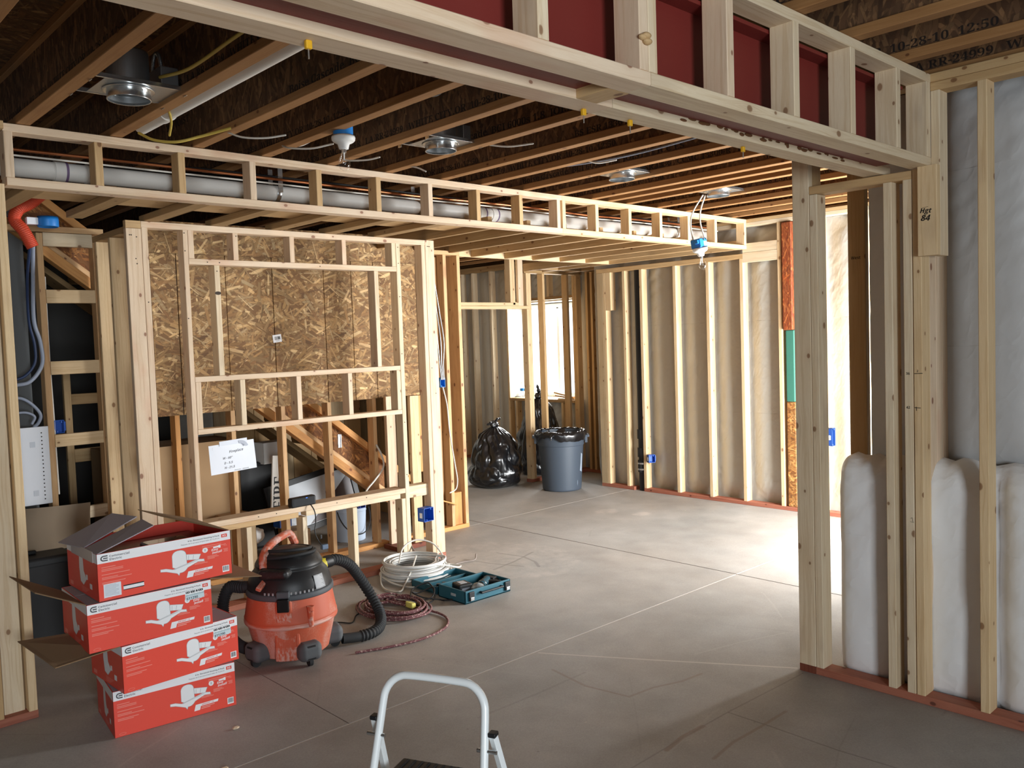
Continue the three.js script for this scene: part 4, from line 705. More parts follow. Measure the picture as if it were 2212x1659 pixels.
{
  const p = thing('vent_pipe', 'long white plastic vent pipe strapped along the joist bay behind the bulb', 'pipe', [2.56, 3.2, 2.86]);
  const g = cyl(0.05, 0.05, 3.0, [0, 0, 0], 28); g.rotateX(Math.PI / 2); g.translate(2.47, 2.87, -2.75); worldPart(p, 'pipe', g, M.pvc);
  worldPart(p, 'elbow', tube([V(2.47, 4.22, 2.87), V(2.46, 4.32, 2.865), V(2.42, 4.38, 2.89), V(2.41, 4.4, 2.96)], 0.051, 30, 20), M.pvc);
  for (const v of [2.55, 3.1]) { const r = new THREE.TorusGeometry(0.053, 0.003, 6, 28); r.scale(1, 1, 5); r.translate(2.47, 2.87, -v); worldPart(p, 'strap', r, M.black); }
  const q = thing('vent_pipe', 'dusty white plastic pipe running beside the second joist above the yellow cable', 'pipe', [1.66, 3.2, 2.84]);
  const h = cyl(0.042, 0.042, 2.6, [0, 0, 0], 28); h.rotateX(Math.PI / 2); h.translate(1.645, 2.83, -3.1); worldPart(q, 'pipe', h, M.pvc);
  const e = cyl(0.047, 0.047, 0.07, [0, 0, 0], 28); e.rotateX(Math.PI / 2); e.translate(1.645, 2.83, -4.1); worldPart(q, 'coupling', e, M.pvc);
}
// ------------------------------------------------------------------ fireplace frame: note, speaker, cables
{
  const n = thing('paper_note', 'white paper note with handwritten fireplace sizes taped below the middle rail', 'note', [2.44, 5.284, 1.0]);
  const tx = canvasTex(1024, 640, (g, w, h) => {
    g.fillStyle = '#eef3fb'; g.fillRect(0, 0, w, h); g.fillStyle = '#33353d'; g.strokeStyle = '#5a5f6a'; g.font = 'italic bold 74px sans-serif'; g.save(); g.translate(w * 0.42, h * 0.34); g.rotate(-0.03); g.fillText('Fireplace', 0, 0); g.restore();
    g.font = 'italic bold 66px sans-serif'; g.fillStyle = '#44464e'; g.fillText('W - 60"', w * 0.27, h * 0.53); g.fillText('D - 5.5', w * 0.29, h * 0.7); g.fillText('H - 21.5', w * 0.29, h * 0.86); g.font = 'italic bold 26px sans-serif'; g.fillStyle = '#16171c'; g.fillText('check story  \u2013  Substantial', w * 0.5, h * 0.965);
    g.lineWidth = 2; g.beginPath(); g.moveTo(70, 80); g.lineTo(90, 50); g.moveTo(74, 96); g.lineTo(88, 92); g.stroke();
  });
  const ng = grid(20, 10, (s, t) => { const x = (s - 0.5) * 0.31, y = (t - 0.5) * 0.19; return [new THREE.Vector3(x, y, 0.004 * Math.sin(s * 5) * t + 0.006 * (1 - t) * s), s, t]; });
  part(n, 'sheet', ng, new THREE.MeshStandardMaterial({ map: tx, roughness: 0.85, side: THREE.DoubleSide })); n.rotation.z = 0.05;
  part(n, 'tape_strip', box(0.19, 0.03, 0.0012, 0.0005, [0.01, 0.098, 0.006]), new THREE.MeshPhysicalMaterial({ color: 0xe4eaf4, roughness: 0.4 }));
  part(n, 'tape_strip', grid(8, 8, (s, t) => { const a = lerp(-0.2, 1.3, s), r = lerp(0.035, 0.055, t); return [new THREE.Vector3(0.055 + Math.sin(a) * r, 0.048 + Math.cos(a) * r, 0.009), s, t]; }), paint(0xb9c0cc, 0.4));
}
{
  const s = thing('speaker', 'black portable speaker with a small blue light standing on the fireplace sill', 'speaker', [2.93, 5.3, 0.598], 0.08);
  part(s, 'body', box(0.2, 0.068, 0.055, 0.014, [0, 0.034, 0], 4), M.black); part(s, 'grille', box(0.17, 0.052, 0.004, 0.0018, [0, 0.034, 0.0275]), paint(0x202225, 0.8)); 
  part(s, 'status_light', box(0.012, 0.003, 0.002, 0.0008, [0.02, 0.058, 0.0295]), new THREE.MeshStandardMaterial({ color: 0x2050ff, emissive: 0x3a6bff, emissiveIntensity: 3 }));
}
freeCable('charger_cable', 'black charger cable hanging from the speaker over the sill to a grey plug', [[2.98, 5.27, 0.605], [2.99, 5.24, 0.56], [3.0, 5.25, 0.48], [2.985, 5.24, 0.42], [3.0, 5.23, 0.36], [3.02, 5.2, 0.31]], 0.004, M.black);
{ const p = thing('plug_adapter', 'small grey blue plug adapter at the end of the speaker cable', 'plug', [3.03, 5.2, 0.31]); part(p, 'adapter_body', box(0.05, 0.035, 0.03, 0.006, [0, 0, 0], 3), paint(0x4d6078, 0.5)); part(p, 'cord_knot', box(0.014, 0.03, 0.014, 0.003, [-0.035, 0.08, 0.02]), M.black); }
freeCable('cable', 'pair of white cables looping down from the stair stud into a blue box', [[4.0, 5.95, 0.86], [4.03, 5.93, 0.78], [4.04, 5.92, 0.68], [3.95, 5.92, 0.58], [3.86, 5.92, 0.5], [3.83, 5.92, 0.43]], 0.008, M.wire);
outletBox('dark blue outlet box on a stair stud just above the sill', [3.83, 5.945, 0.4], 0, 0.07, 0.08, 0.06, paint(0x27408c, 0.5));
freeCable('cable', 'grey brown cable hanging from the stair stud down to the white cable coil', [[3.8, 5.4, 0.48], [3.86, 5.42, 0.42], [3.87, 5.4, 0.3], [3.84, 5.3, 0.15], [3.83, 5.2, 0.08], [3.8, 5.15, 0.1]], 0.007, paint(0x7d6f66, 0.6));
for (const [k, lab] of [[0, 'leftmost silver wire down the narrow bay right of the fireplace post'], [1, 'middle silver wire down the narrow bay right of the fireplace post'], [2, 'rightmost silver wire down the narrow bay right of the fireplace post']]) freeCable('cable', lab, [[4.53 + k * 0.03, 5.9, 2.5], [4.57 + k * 0.035, 5.9, 2.2], [4.62 + k * 0.03, 5.9, 1.95], [4.63 + k * 0.035, 5.88, 1.7], [4.66 + k * 0.02, 5.9, 1.5], [4.68 + k * 0.015, 5.91, 1.37]], 0.006, M.galv);
freeCable('cable', 'single white cable running from the bright blue box down to the floor plate', [[4.7, 5.92, 1.3], [4.73, 5.91, 1.15], [4.75, 5.91, 0.9], [4.79, 5.9, 0.6], [4.81, 5.9, 0.45], [4.79, 5.9, 0.385], [4.72, 5.9, 0.36]], 0.006, M.wire);

// ------------------------------------------------------------------ stored things under the stairs
function carton(name, label, at, turn, w, h, d, m, print, lid = 0) {
  const o = thing(name, label, 'box', at, turn), t = 0.006;
  for (const s of [-1, 1]) { part(o, 'side_panel', box(t, h, d, 0.0015, [s * (w / 2 - t / 2), h / 2, 0]), m); }
  const fm = print ? new THREE.MeshStandardMaterial({ map: canvasTex(512, Math.round(512 * h / w), print), roughness: 0.85 }) : m;
  const fr = part(o, 'front_panel', box(w, h, t, 0.0015, [0, h / 2, d / 2 - t / 2]), m); if (print) { const q = new THREE.PlaneGeometry(w - 0.01, h - 0.01); q.translate(0, h / 2, d / 2 + 0.0006); part(fr, 'print', q, fm); }
  part(o, 'rear_panel', box(w, h, t, 0.0015, [0, h / 2, -d / 2 + t / 2]), m);
  for (const s of [-1, 1]) part(o, 'top_flap', box(w - 0.004, 0.004, d / 2 - 0.003, 0.001, [0, h - 0.002, s * (d / 4)]), m);
  part(o, 'bottom_panel', box(w - 0.004, 0.004, d - 0.004, 0.001, [0, 0.002, 0]), m);
  return o;
}
carton('storage_box', 'large brown cardboard box standing under the stairs behind the paper note', [2.5, 6.55, 0], 0, 0.95, 1.0, 0.45, M.card, (g, w, h) => { g.fillStyle = '#a68661'; g.fillRect(0, 0, w, h); g.fillStyle = '#3a2f26'; for (let i = 0; i < 3; i++) g.fillRect(w * 0.2, h * (0.55 + i * 0.025), 22, 5); g.font = 'bold 34px serif'; g.fillText('\u2191\u2191', w * 0.19, h * 0.54); g.beginPath(); g.arc(w * 0.4, h * 0.66, 18, 0, 7); g.fill(); });
carton('storage_box', 'narrow brown carton with vertical print under the sill in the middle', [2.86, 6.2, 0], 0.1, 0.22, 0.44, 0.2, M.card, (g, w, h) => { g.fillStyle = '#b39b78'; g.fillRect(0, 0, w, h); g.fillStyle = '#6b5a48'; g.save(); g.translate(w * 0.82, h * 0.5); g.rotate(-Math.PI / 2); g.font = 'bold 54px sans-serif'; g.fillText('CHAIR', 0, 0); g.restore(); g.fillStyle = '#a38c6c'; g.fillRect(w * 0.1, h * 0.3, w * 0.5, h * 0.6); });
carton('storage_box', 'small brown carton with red print low behind the vacuum handle', [3.4, 6.3, 0], -0.15, 0.2, 0.22, 0.2, M.card, (g, w, h) => { g.fillStyle = '#a88a6c'; g.fillRect(0, 0, w, h); g.fillStyle = '#7c2a22'; g.fillRect(w * 0.2, h * 0.3, 22, h * 0.5); g.lineWidth = 14; g.strokeStyle = '#7c2a22'; g.beginPath(); g.arc(w * 0.6, h * 0.55, 46, 0, 7); g.stroke(); });
carton('storage_box', 'small blue carton in the clutter under the stairs just below the sill', [3.31, 6.32, 0.25], 0.05, 0.11, 0.1, 0.1, M.blueDeep);
carton('storage_box', 'small white carton deep under the stairs behind the tilted frame', [3.45, 6.75, 0.72], 0.1, 0.22, 0.18, 0.15, M.white);
{
  const b = thing('storage_bin', 'black storage case leaning among the clutter under the stairs', 'case', [3.3, 6.8, 0.0], 0.05); part(b, 'body', box(0.6, 0.74, 0.16, 0.03, [0, 0.37, 0], 4), M.black); part(b, 'rim', box(0.61, 0.03, 0.17, 0.01, [0, 0.72, 0], 3), M.rubber);
  const s = thing('wooden_sign', 'white sign with black letters standing on end under the stairs', 'sign', [3.3, 6.36, 0.4], 0);
  const st = canvasTex(128, 512, (g, w, h) => { g.fillStyle = '#ece9e1'; g.fillRect(0, 0, w, h); g.fillStyle = '#17181a'; g.save(); g.translate(w * 0.86, h * 0.98); g.rotate(-Math.PI / 2); g.font = 'bold 132px serif'; g.fillText('FIRE', 0, 0); g.restore(); });
  const sb = part(s, 'board', box(0.13, 0.45, 0.016, 0.002, [0, 0.2, 0]), M.white); const q = new THREE.PlaneGeometry(0.128, 0.446); q.translate(0, 0.2, 0.0085); part(sb, 'print', q, new THREE.MeshStandardMaterial({ map: st, roughness: 0.6 })); s.rotation.z = -0.08;
  const f = thing('picture_frame', 'tilted black picture frame with a wide white mat under the stairs', 'picture frame', [3.7, 6.46, 0.39], 0); f.rotation.set(-0.15, 0, 0.16);
  for (const [x, y, w, h] of [[0, 0.21, 0.86, 0.05], [0, -0.21, 0.86, 0.05], [-0.405, 0, 0.05, 0.42], [0.405, 0, 0.05, 0.42]]) part(f, 'frame_rail', box(w, h, 0.025, 0.003, [x, y, 0]), M.black);
  part(f, 'mat_board', box(0.77, 0.38, 0.006, 0.001, [0, 0, -0.002]), paint(0xd8dee4, 0.5)); const tri = new THREE.Shape(); tri.moveTo(0.38, 0.14); tri.lineTo(0.38, -0.18); tri.lineTo(-0.1, -0.18); tri.closePath(); const tg = new THREE.ExtrudeGeometry(tri, { depth: 0.002, bevelEnabled: false }); tg.translate(0, 0, 0.001); part(f, 'picture', tg, paint(0x3c2422, 0.4));
  const k = thing('bucket', 'pale blue grey plastic bucket with a dark wire handle behind the stair studs', 'bucket', [4.0, 6.42, 0]);
  part(k, 'pail', lathe([[0, 0.006], [0.128, 0.006], [0.13, 0.0], [0.134, 0.004], [0.15, 0.33], [0.156, 0.33], [0.157, 0.36], [0.15, 0.365], [0.146, 0.36], [0.13, 0.012], [0, 0.012]], 48), paint(0xb6c4d6, 0.5)); for (const h of [0.26, 0.3]) { const r = new THREE.TorusGeometry(0.15 - (0.33 - h) * 0.05, 0.004, 6, 48); r.rotateX(Math.PI / 2); r.translate(0, h, 0); part(k, 'rim_ring', r, paint(0xb6c4d6, 0.5)); }
  const hp = []; for (let i = 0; i <= 16; i++) { const a = Math.PI * i / 16; hp.push(new THREE.Vector3(-Math.cos(a) * 0.158, 0.27 - Math.sin(a) * 0.2, Math.sin(a) * 0.1 + 0.07)); } part(k, 'handle', tube(hp, 0.005, 40, 6), M.black);
  const w = thing('waste_bag', 'crumpled white plastic bag beside the brown carton under the stairs', 'bag', [3.02, 6.2, 0.25]); const wg = new THREE.IcosahedronGeometry(0.06, 8), wp = wg.attributes.position; for (let i = 0; i < wp.count; i++) { const k2 = 0.75 + 0.5 * noise3(wp.getX(i) * 30, wp.getY(i) * 30, wp.getZ(i) * 30 + 40); wp.setXYZ(i, wp.getX(i) * k2, wp.getY(i) * k2, wp.getZ(i) * k2); } wg.computeVertexNormals(); part(w, 'bag_body', wg, M.white);
  const fx = thing('floor_fan', 'dark metal fan heater half hidden behind the left fireplace post', 'fan', [2.2, 6.45, 0.0]); part(fx, 'stand', merge(box(0.16, 0.9, 0.1, 0.01, [0, 0.45, 0]), box(0.2, 0.04, 0.16, 0.01, [0, 0.02, 0])), M.black); for (let i = 0; i < 4; i++) part(fx, 'fin', box(0.02, 0.28, 0.02, 0.004, [-0.05 + i * 0.034, 1.06, 0.04]), paint(0xb8b09a, 0.5)); part(fx, 'head', box(0.16, 0.14, 0.12, 0.02, [0, 1.27, 0]), M.black); part(fx, 'guard', box(0.17, 0.3, 0.02, 0.004, [0, 1.05, -0.02]), M.dark);
  for (const [u, v, l] of [[2.46, 6.95, 'pale blue white door leaf edge standing far behind the strand board'], [2.9, 7.0, 'pale blue grey panel standing behind the paper note in the dark']]) { const d = thing('leaning_panel', l, 'panel', [u, v, 0]); part(d, 'panel_face', box(0.09, 1.45, 0.03, 0.003, [0, 0.725, 0]), paint(0xb4c8d4, 0.5)); }
  const c2 = thing('cardboard_sheet', 'curled brown cardboard sheet tucked under the white media panel', 'cardboard', [1.47, 5.85, 0.64]); part(c2, 'sheet', grid(16, 8, (s, t) => { const x = (s - 0.5) * 0.5, y = (t - 0.5) * 0.27; return [new THREE.Vector3(x, y - s * 0.02, 0.05 * Math.sin(s * 2.4) - 0.1 * t * (1 - t)), s, t]; }), new THREE.MeshStandardMaterial({ color: 0x9c8a74, roughness: 0.85, side: THREE.DoubleSide }));
  for (const [u, h, w, l] of [[1.3, 0.5, 0.5, 'dark toolbox on the floor behind the left boxes'], [1.75, 0.3, 0.34, 'low black crate on the floor behind the ladder blocks']]) { const d = thing('storage_case', l, 'case', [u, 5.75 + (u > 1.5 ? 0.9 : 0), 0]); part(d, 'body', box(w, h, 0.3, 0.02, [0, h / 2, 0], 3), M.black); part(d, 'lid', box(w + 0.02, 0.04, 0.32, 0.012, [0, h - 0.03, 0], 3), M.rubber); part(d, 'handle', box(w * 0.3, 0.02, 0.03, 0.006, [0, h + 0.012, 0]), M.rubber); }
}

// ------------------------------------------------------------------ trash bags and can
function trashBag(label, at, rx, h, rz, k, ears = true) {
  const t = thing('trash_bag', label, 'trash bag', at);
  const g = new THREE.IcosahedronGeometry(1, 46), p = g.attributes.position;
  for (let i = 0; i < p.count; i++) {
    let x = p.getX(i), y = p.getY(i), z = p.getZ(i); const yy = (y + 1) / 2;
    const prof = Math.sqrt(Math.max(0, 1 - y * y)), a = Math.atan2(z, x);
    let r = Math.min(1, Math.pow(prof, y < 0 ? 0.28 : 0.75)) * (1.0 - 0.42 * Math.max(0, yy - 0.2) ** 1.2 - (yy > 0.88 ? (yy - 0.88) * 2 : 0));
    const big = (noise3(x * 1.7 + k, y * 1.7, z * 1.7) - 0.5) * 0.3, fold = (Math.abs(noise3(x * 3.2 + k, y * 2.4, z * 3.2 + 9) - 0.5) * 2 - 0.4) * 0.16, fine = (Math.abs(noise3(x * 9, y * 6 + k, z * 9) - 0.5) * 2 - 0.4) * 0.035, pleat = Math.sin(a * 19 + noise3(x * 3, y * 3, z * 3) * 6) * 0.05 * sstep(0.6, 0.9, yy);
    r *= 1 + big + fold + fine + pleat;
    const hh = h * yy * (1 + big * 0.1);
    p.setXYZ(i, Math.cos(a) * r * rx, Math.max(0.002 + 0.004 * (noise3(x * 9, 3, z * 9)), hh - 0.02), Math.sin(a) * r * rz);
  }
  g.deleteAttribute('normal'); g.deleteAttribute('uv'); g.computeVertexNormals();
  const gg = mergeVerts(g); part(t, 'bag_body', gg, M.bag);
  const knotG = new THREE.IcosahedronGeometry(0.045, 8), q = knotG.attributes.position; for (let i = 0; i < q.count; i++) { const s = 0.8 + 0.5 * noise3(q.getX(i) * 40, q.getY(i) * 40, q.getZ(i) * 40 + k); q.setXYZ(i, q.getX(i) * s * 1.3, q.getY(i) * s * 0.8 + h, q.getZ(i) * s); } knotG.computeVertexNormals(); part(t, 'knot', knotG, M.bag);
  if (ears) for (const [dx, dy] of [[0.1, 0.06], [-0.11, 0.0]]) part(t, 'tie_end', tube([new THREE.Vector3(0, h, 0), new THREE.Vector3(dx * 0.5, h + dy * 0.6 + 0.02, 0.01), new THREE.Vector3(dx, h + dy, 0.0)], (s) => 0.022 * (1 - s * 0.55) + 0.004 * Math.sin(s * 24), 20, 9), M.bag);
  return t;
}
function mergeVerts(g) { // weld equal positions so normals are smooth
  const p = g.attributes.position, map = new Map(), idx = [], out = [];
  for (let i = 0; i < p.count; i++) { const key = [p.getX(i), p.getY(i), p.getZ(i)].map((c) => Math.round(c * 20000)).join(); let j = map.get(key); if (j === undefined) { j = out.length / 3; map.set(key, j); out.push(p.getX(i), p.getY(i), p.getZ(i)); } idx.push(j); }
  const o = new THREE.BufferGeometry(); o.setAttribute('position', new THREE.Float32BufferAttribute(out, 3)); o.setIndex(idx); o.setAttribute('uv', new THREE.Float32BufferAttribute(new Float32Array(out.length / 3 * 2), 2)); o.computeVertexNormals(); return o;
}
trashBag('full black trash bag tied at the top on the floor left of the grey can', [6.63, 7.42, 0], 0.31, 0.72, 0.31, 3);
{
  const t = trashBag('tall black trash bag behind the partition studs under the window', [7.62, 7.66, 0], 0.32, 0.98, 0.27, 11, false);
  part(t, 'tie_end', tube([new THREE.Vector3(0.05, 0.9, 0), new THREE.Vector3(0.0, 1.0, 0.02), new THREE.Vector3(-0.05, 1.12, 0.03)], (s) => 0.05 * (1 - s * 0.75) + 0.005 * Math.sin(s * 30), 24, 10), M.bag);
}
{
  const t = thing('trash_can', 'grey blue round plastic trash can with a black liner over its rim', 'trash can', [6.92, 6.63, 0]);
  const m = new THREE.MeshStandardMaterial({ color: 0x424c58, roughness: 0.5 });
  part(t, 'can_body', lathe([[0, 0.012], [0.195, 0.012], [0.2, 0.0], [0.212, 0.004], [0.218, 0.02], [0.252, 0.5], [0.254, 0.505], [0.262, 0.507], [0.268, 0.62], [0.278, 0.622], [0.28, 0.652], [0.27, 0.655], [0.262, 0.648], [0.24, 0.5], [0.2, 0.02], [0, 0.018]], 64), m);
  for (const a of [-0.8, -0.8 + Math.PI]) { const h = part(t, 'handle', merge(box(0.06, 0.028, 0.15, 0.01, [0.29, 0.6, 0], 3), box(0.03, 0.08, 0.02, 0.006, [0.282, 0.565, 0.065]), box(0.03, 0.08, 0.02, 0.006, [0.282, 0.565, -0.065])), m); h.rotation.y = a; }
  part(t, 'liner', grid(150, 26, (s, q) => { const a = s * Math.PI * 2, w = noise3(Math.cos(a) * 4, Math.sin(a) * 4, q * 3), drop = 0.035 + 0.08 * noise3(Math.cos(a) * 2.2 + 5, Math.sin(a) * 2.2, 1) + 0.06 * Math.max(0, Math.cos(a - 1.9)) ** 6; let r, y; if (q < 0.55) { const c = q / 0.55; r = 0.225 + 0.04 * c + (w - 0.5) * 0.03; y = 0.42 + 0.25 * c + (noise3(Math.cos(a) * 12, Math.sin(a) * 12, q * 6) - 0.5) * 0.03; } else { const c = (q - 0.55) / 0.45; r = 0.272 + 0.02 * Math.sin(c * Math.PI) + c * 0.014 + (w - 0.5) * 0.022; y = 0.668 + 0.014 * Math.sin(c * Math.PI) - drop * c + (noise3(Math.cos(a) * 14, Math.sin(a) * 14, q * 6) - 0.5) * 0.018; } return [new THREE.Vector3(Math.cos(a) * r, y, Math.sin(a) * r), s, q]; }), new THREE.MeshPhysicalMaterial({ color: 0x0d0e12, roughness: 0.3, clearcoat: 0.5, clearcoatRoughness: 0.2, side: THREE.DoubleSide }));
  for (const [a, l] of [[0.35, 0.12], [3.6, 0.07]]) part(t, 'liner_corner', tube([new THREE.Vector3(Math.cos(a) * 0.28, 0.63, -Math.sin(a) * 0.28), new THREE.Vector3(Math.cos(a) * (0.3 + l * 0.5), 0.625, -Math.sin(a) * (0.3 + l * 0.5)), new THREE.Vector3(Math.cos(a) * (0.28 + l), 0.635 - (l < 0.1 ? 0.05 : 0), -Math.sin(a) * (0.28 + l))], (s) => 0.03 * (1 - s * 0.8), 18, 9), M.bag);
  const scuff = paint(0x98a4b2, 0.7); for (const [a, h, w, k] of [[1.2, 0.3, 0.05, 0.2], [1.5, 0.08, 0.006, 0.05]]) part(t, 'paint_scuff', grid(6, 10, (s, q) => { const b = a + (s - 0.5) * w / 0.23 * (0.6 + 0.6 * noise2(q * 5, a * 9)), y = h + (q - 0.5) * k + s * 0.02, r = 0.2185 + (y - 0.02) * 0.0708 + 0.0008; return [new THREE.Vector3(Math.cos(b) * r, y, Math.sin(b) * r), s, q]; }), scuff);
}
for (const [v, l] of [[8.5, 'left clear water bottle with a blue label on the far window sill'], [8.42, 'middle clear water bottle with a blue label on the far window sill'], [8.34, 'right clear water bottle with a blue label on the far window sill']]) { const b = thing('water_bottle', l, 'bottle', [8.14, v, 0.9]); part(b, 'bottle_body', lathe([[0, 0], [0.03, 0], [0.032, 0.01], [0.03, 0.06], [0.032, 0.12], [0.03, 0.15], [0.014, 0.185], [0.014, 0.195]], 24), bulbGlass); part(b, 'label', cyl(0.0325, 0.0325, 0.035, [0, 0.105, 0], 24, true), M.blue); part(b, 'cap', cyl(0.015, 0.015, 0.016, [0, 0.2, 0], 16), M.white); }
for (const [v, h, r, l] of [[7.62, 0.96, 0.16, 'upper wood offcut leaning on the far window sill'], [7.6, 0.93, 0.1, 'lower wood offcut lying on the far window sill'], [7.55, 0.905, 0.0, 'short bright wood offcut at the right end of the far window sill']]) { const o = thing('wood_offcut', l, 'wood', [8.05, v, h]); const g = part(o, 'board', boardGeo(0.04, 0.02, 0.34, 2), h > 0.91 ? W.fir : W.pale); g.rotation.x = r; }
// ------------------------------------------------------------------ stack of red light-housing cartons
const RED = '#ea4f3e';
function housingDrawing(g, s) {                     // the line drawing of the lamp housing printed on the cartons, unit about 300 px wide
  g.save(); g.scale(s, s); g.fillStyle = '#eef0f2'; g.strokeStyle = '#a9adb3'; g.lineWidth = 2.5;
  g.beginPath(); g.moveTo(72, 118); g.lineTo(72, 40); g.quadraticCurveTo(76, 2, 118, 2); g.quadraticCurveTo(160, 2, 164, 40); g.lineTo(168, 128); g.quadraticCurveTo(112, 148, 72, 118); g.fill(); g.stroke();
  g.beginPath(); g.moveTo(-6, 116); g.lineTo(30, 118); g.lineTo(74, 134); g.lineTo(236, 92); g.lineTo(282, 100); g.lineTo(284, 116); g.lineTo(240, 112); g.lineTo(170, 140); g.quadraticCurveTo(150, 172, 118, 168); g.lineTo(112, 186); g.lineTo(100, 168); g.lineTo(30, 140); g.lineTo(-6, 134); g.closePath(); g.fill(); g.stroke();
  g.beginPath(); g.moveTo(166, 42); g.lineTo(262, 58); g.lineTo(246, 96); g.lineTo(166, 84); g.closePath(); g.fill(); g.stroke();
  g.beginPath(); g.moveTo(80, 136); g.lineTo(238, 100); g.moveTo(180, 52); g.lineTo(178, 84); g.moveTo(214, 56); g.lineTo(208, 88); g.stroke(); g.restore();
}
function frontPrint(kind) {
  return canvasTex(1536, 592, (g, w, h) => {
    g.fillStyle = RED; g.fillRect(0, 0, w, h); g.fillStyle = '#f0f1f4'; g.fillRect(0, 0, w, h * 0.205);
    g.strokeStyle = '#55575c'; g.lineWidth = 15; g.beginPath(); g.moveTo(112, 34); g.lineTo(70, 34); g.arc(70, 62, 28, -Math.PI / 2, Math.PI / 2, true); g.lineTo(112, 90); g.moveTo(64, 62); g.lineTo(112, 62); g.stroke();
    g.fillStyle = '#6b6e74'; g.font = 'bold 38px sans-serif'; g.fillText('Commercial', 128, 58); g.fillText('Electric', 128, 98);
    g.fillStyle = '#5b5d63'; g.font = 'bold 27px sans-serif'; g.textAlign = 'right'; g.fillText('6 in. Recessed Housing 6-Pack', 1400, 54); g.font = '22px sans-serif'; g.fillText('Paquete de 6 carcasas empotradas de 15,24 cm', 1400, 88); g.textAlign = 'left';
    g.fillStyle = '#e2402f'; g.fillRect(1424, 34, 72, 44); g.fillStyle = '#fff'; g.font = 'bold 36px sans-serif'; g.fillText('H3', 1436, 69);
    g.save(); g.translate(690, 140); housingDrawing(g, 1.8); g.restore();
    g.fillStyle = '#f08d80'; for (const [x, y, l] of [[40, 170, 150], [40, 196, 230], [40, 214, 230], [40, 262, 300], [40, 300, 170], [40, 318, 320], [40, 362, 250], [40, 380, 190], [1180, 150, 240], [1180, 172, 290], [1240, 296, 120], [1240, 312, 140], [1240, 328, 90], [1080, 352, 130], [1080, 368, 160], [1440, 236, 60], [1450, 252, 50], [1445, 268, 55]]) g.fillRect(x, y, l, 9);
    g.fillStyle = '#f2f2f4'; g.beginPath(); g.arc(1216, 208, 34, 0, 7); g.fill(); g.fillStyle = '#c9c4c8'; g.fillRect(1206, 190, 20, 34);
    g.save(); g.translate(1290, 240); g.rotate(-0.06); g.font = 'italic bold 40px sans-serif'; g.fillStyle = '#f4f4f6'; g.fillText('Easy', 0, 0); g.fillText('Install', 6, 40); g.fillRect(30, -54, 92, 22); g.fillRect(96, -62, 26, 40); g.restore();
    g.save(); g.translate(980, 520); g.transform(1, -0.02, -0.28, 1, 0, 0); g.fillStyle = '#f0f0f3'; g.fillRect(0, -74, 300, 34); g.fillRect(0, -74, 76, 82); g.fillStyle = '#d9564a'; g.font = 'bold 24px sans-serif'; g.fillText('AIRTIGHT + IC', 84, -48); g.fillStyle = '#f3a89d'; g.fillRect(90, -28, 170, 10); g.fillRect(90, -8, 120, 10); g.restore();
    g.fillStyle = '#f6f6f8'; g.fillRect(1420, 470, 84, 86); g.fillStyle = '#26272b'; let bx = 1428; while (bx < 1494) { const q = rr(2, 6); g.fillRect(bx, 478, q, 62); bx += q + rr(2, 5); }
    g.strokeStyle = '#f08d80'; g.lineWidth = 4; g.beginPath(); g.ellipse(90, 560, 40, 14, 0, 0, 7); g.stroke(); g.beginPath(); g.moveTo(1468, 168); g.lineTo(1486, 196); g.lineTo(1450, 196); g.closePath(); g.stroke();
    if (kind === 'sku') { g.save(); g.translate(1190, 84); g.rotate(-0.02); g.fillStyle = '#cfe0e6'; g.fillRect(0, 0, 250, 128); g.fillStyle = '#f4f6f8'; g.fillRect(0, 0, 250, 52); g.fillStyle = '#1c1d22'; for (const [x, l] of [[10, 52], [74, 60], [146, 20], [176, 60]]) g.fillRect(x, 10, l, 26); g.fillStyle = '#f4f6f8'; for (const x of [20, 42, 90, 116, 190, 214]) g.fillRect(x, 16, 9, 13); g.fillStyle = '#8fa7b0'; for (let i = 0; i < 30; i++) g.fillRect(10 + i * 8, 52, rr(2, 5), 22); g.fillStyle = '#2f3a46'; g.font = 'bold 46px sans-serif'; g.fillText('611290', 14, 120); g.restore(); }
    if (kind === 'label') { g.fillStyle = '#dfe6ee'; g.fillRect(52, 390, 186, 168); g.fillStyle = '#a9b3bf'; for (let i = 0; i < 9; i++) g.fillRect(64, 404 + i * 16, i % 3 ? 150 : 120, 5); g.fillStyle = '#1a1b1f'; g.fillRect(262, 446, 226, 14); g.fillRect(262, 500, 226, 10); g.fillStyle = '#eef0f3'; g.fillRect(262, 460, 226, 40); }
    for (let i = 0; i < 70; i++) { g.globalAlpha = rr(0.05, 0.25); g.fillStyle = rnd() < 0.6 ? '#fff' : '#5a1c16'; g.fillRect(rnd() * w, rnd() * h, rr(1, 9), rr(1, 3)); } g.globalAlpha = 1;
  });
}
const sidePrint = canvasTex(640, 384, (g, w, h) => {
  g.fillStyle = '#e04636'; g.fillRect(0, 0, w, h); g.fillStyle = '#e6e6ea'; g.fillRect(0, 0, w, h * 0.2);
  g.fillStyle = '#e9e9ee'; g.beginPath(); g.moveTo(270, 60); g.quadraticCurveTo(350, 50, 350, 110); g.lineTo(356, 190); g.lineTo(410, 250); g.lineTo(340, 310); g.lineTo(280, 290); g.lineTo(262, 180); g.closePath(); g.fill(); g.strokeStyle = '#b9b2b6'; g.lineWidth = 4; g.stroke();
  g.fillStyle = '#e9e9ee'; g.fillRect(400, 210, 34, 42); g.fillRect(470, 270, 50, 44); g.fillStyle = '#ee8578'; for (let i = 0; i < 5; i++) g.fillRect(300, 325 + i * 9, 160 - i * 18, 4); g.fillRect(40, 330, 70, 34);
});
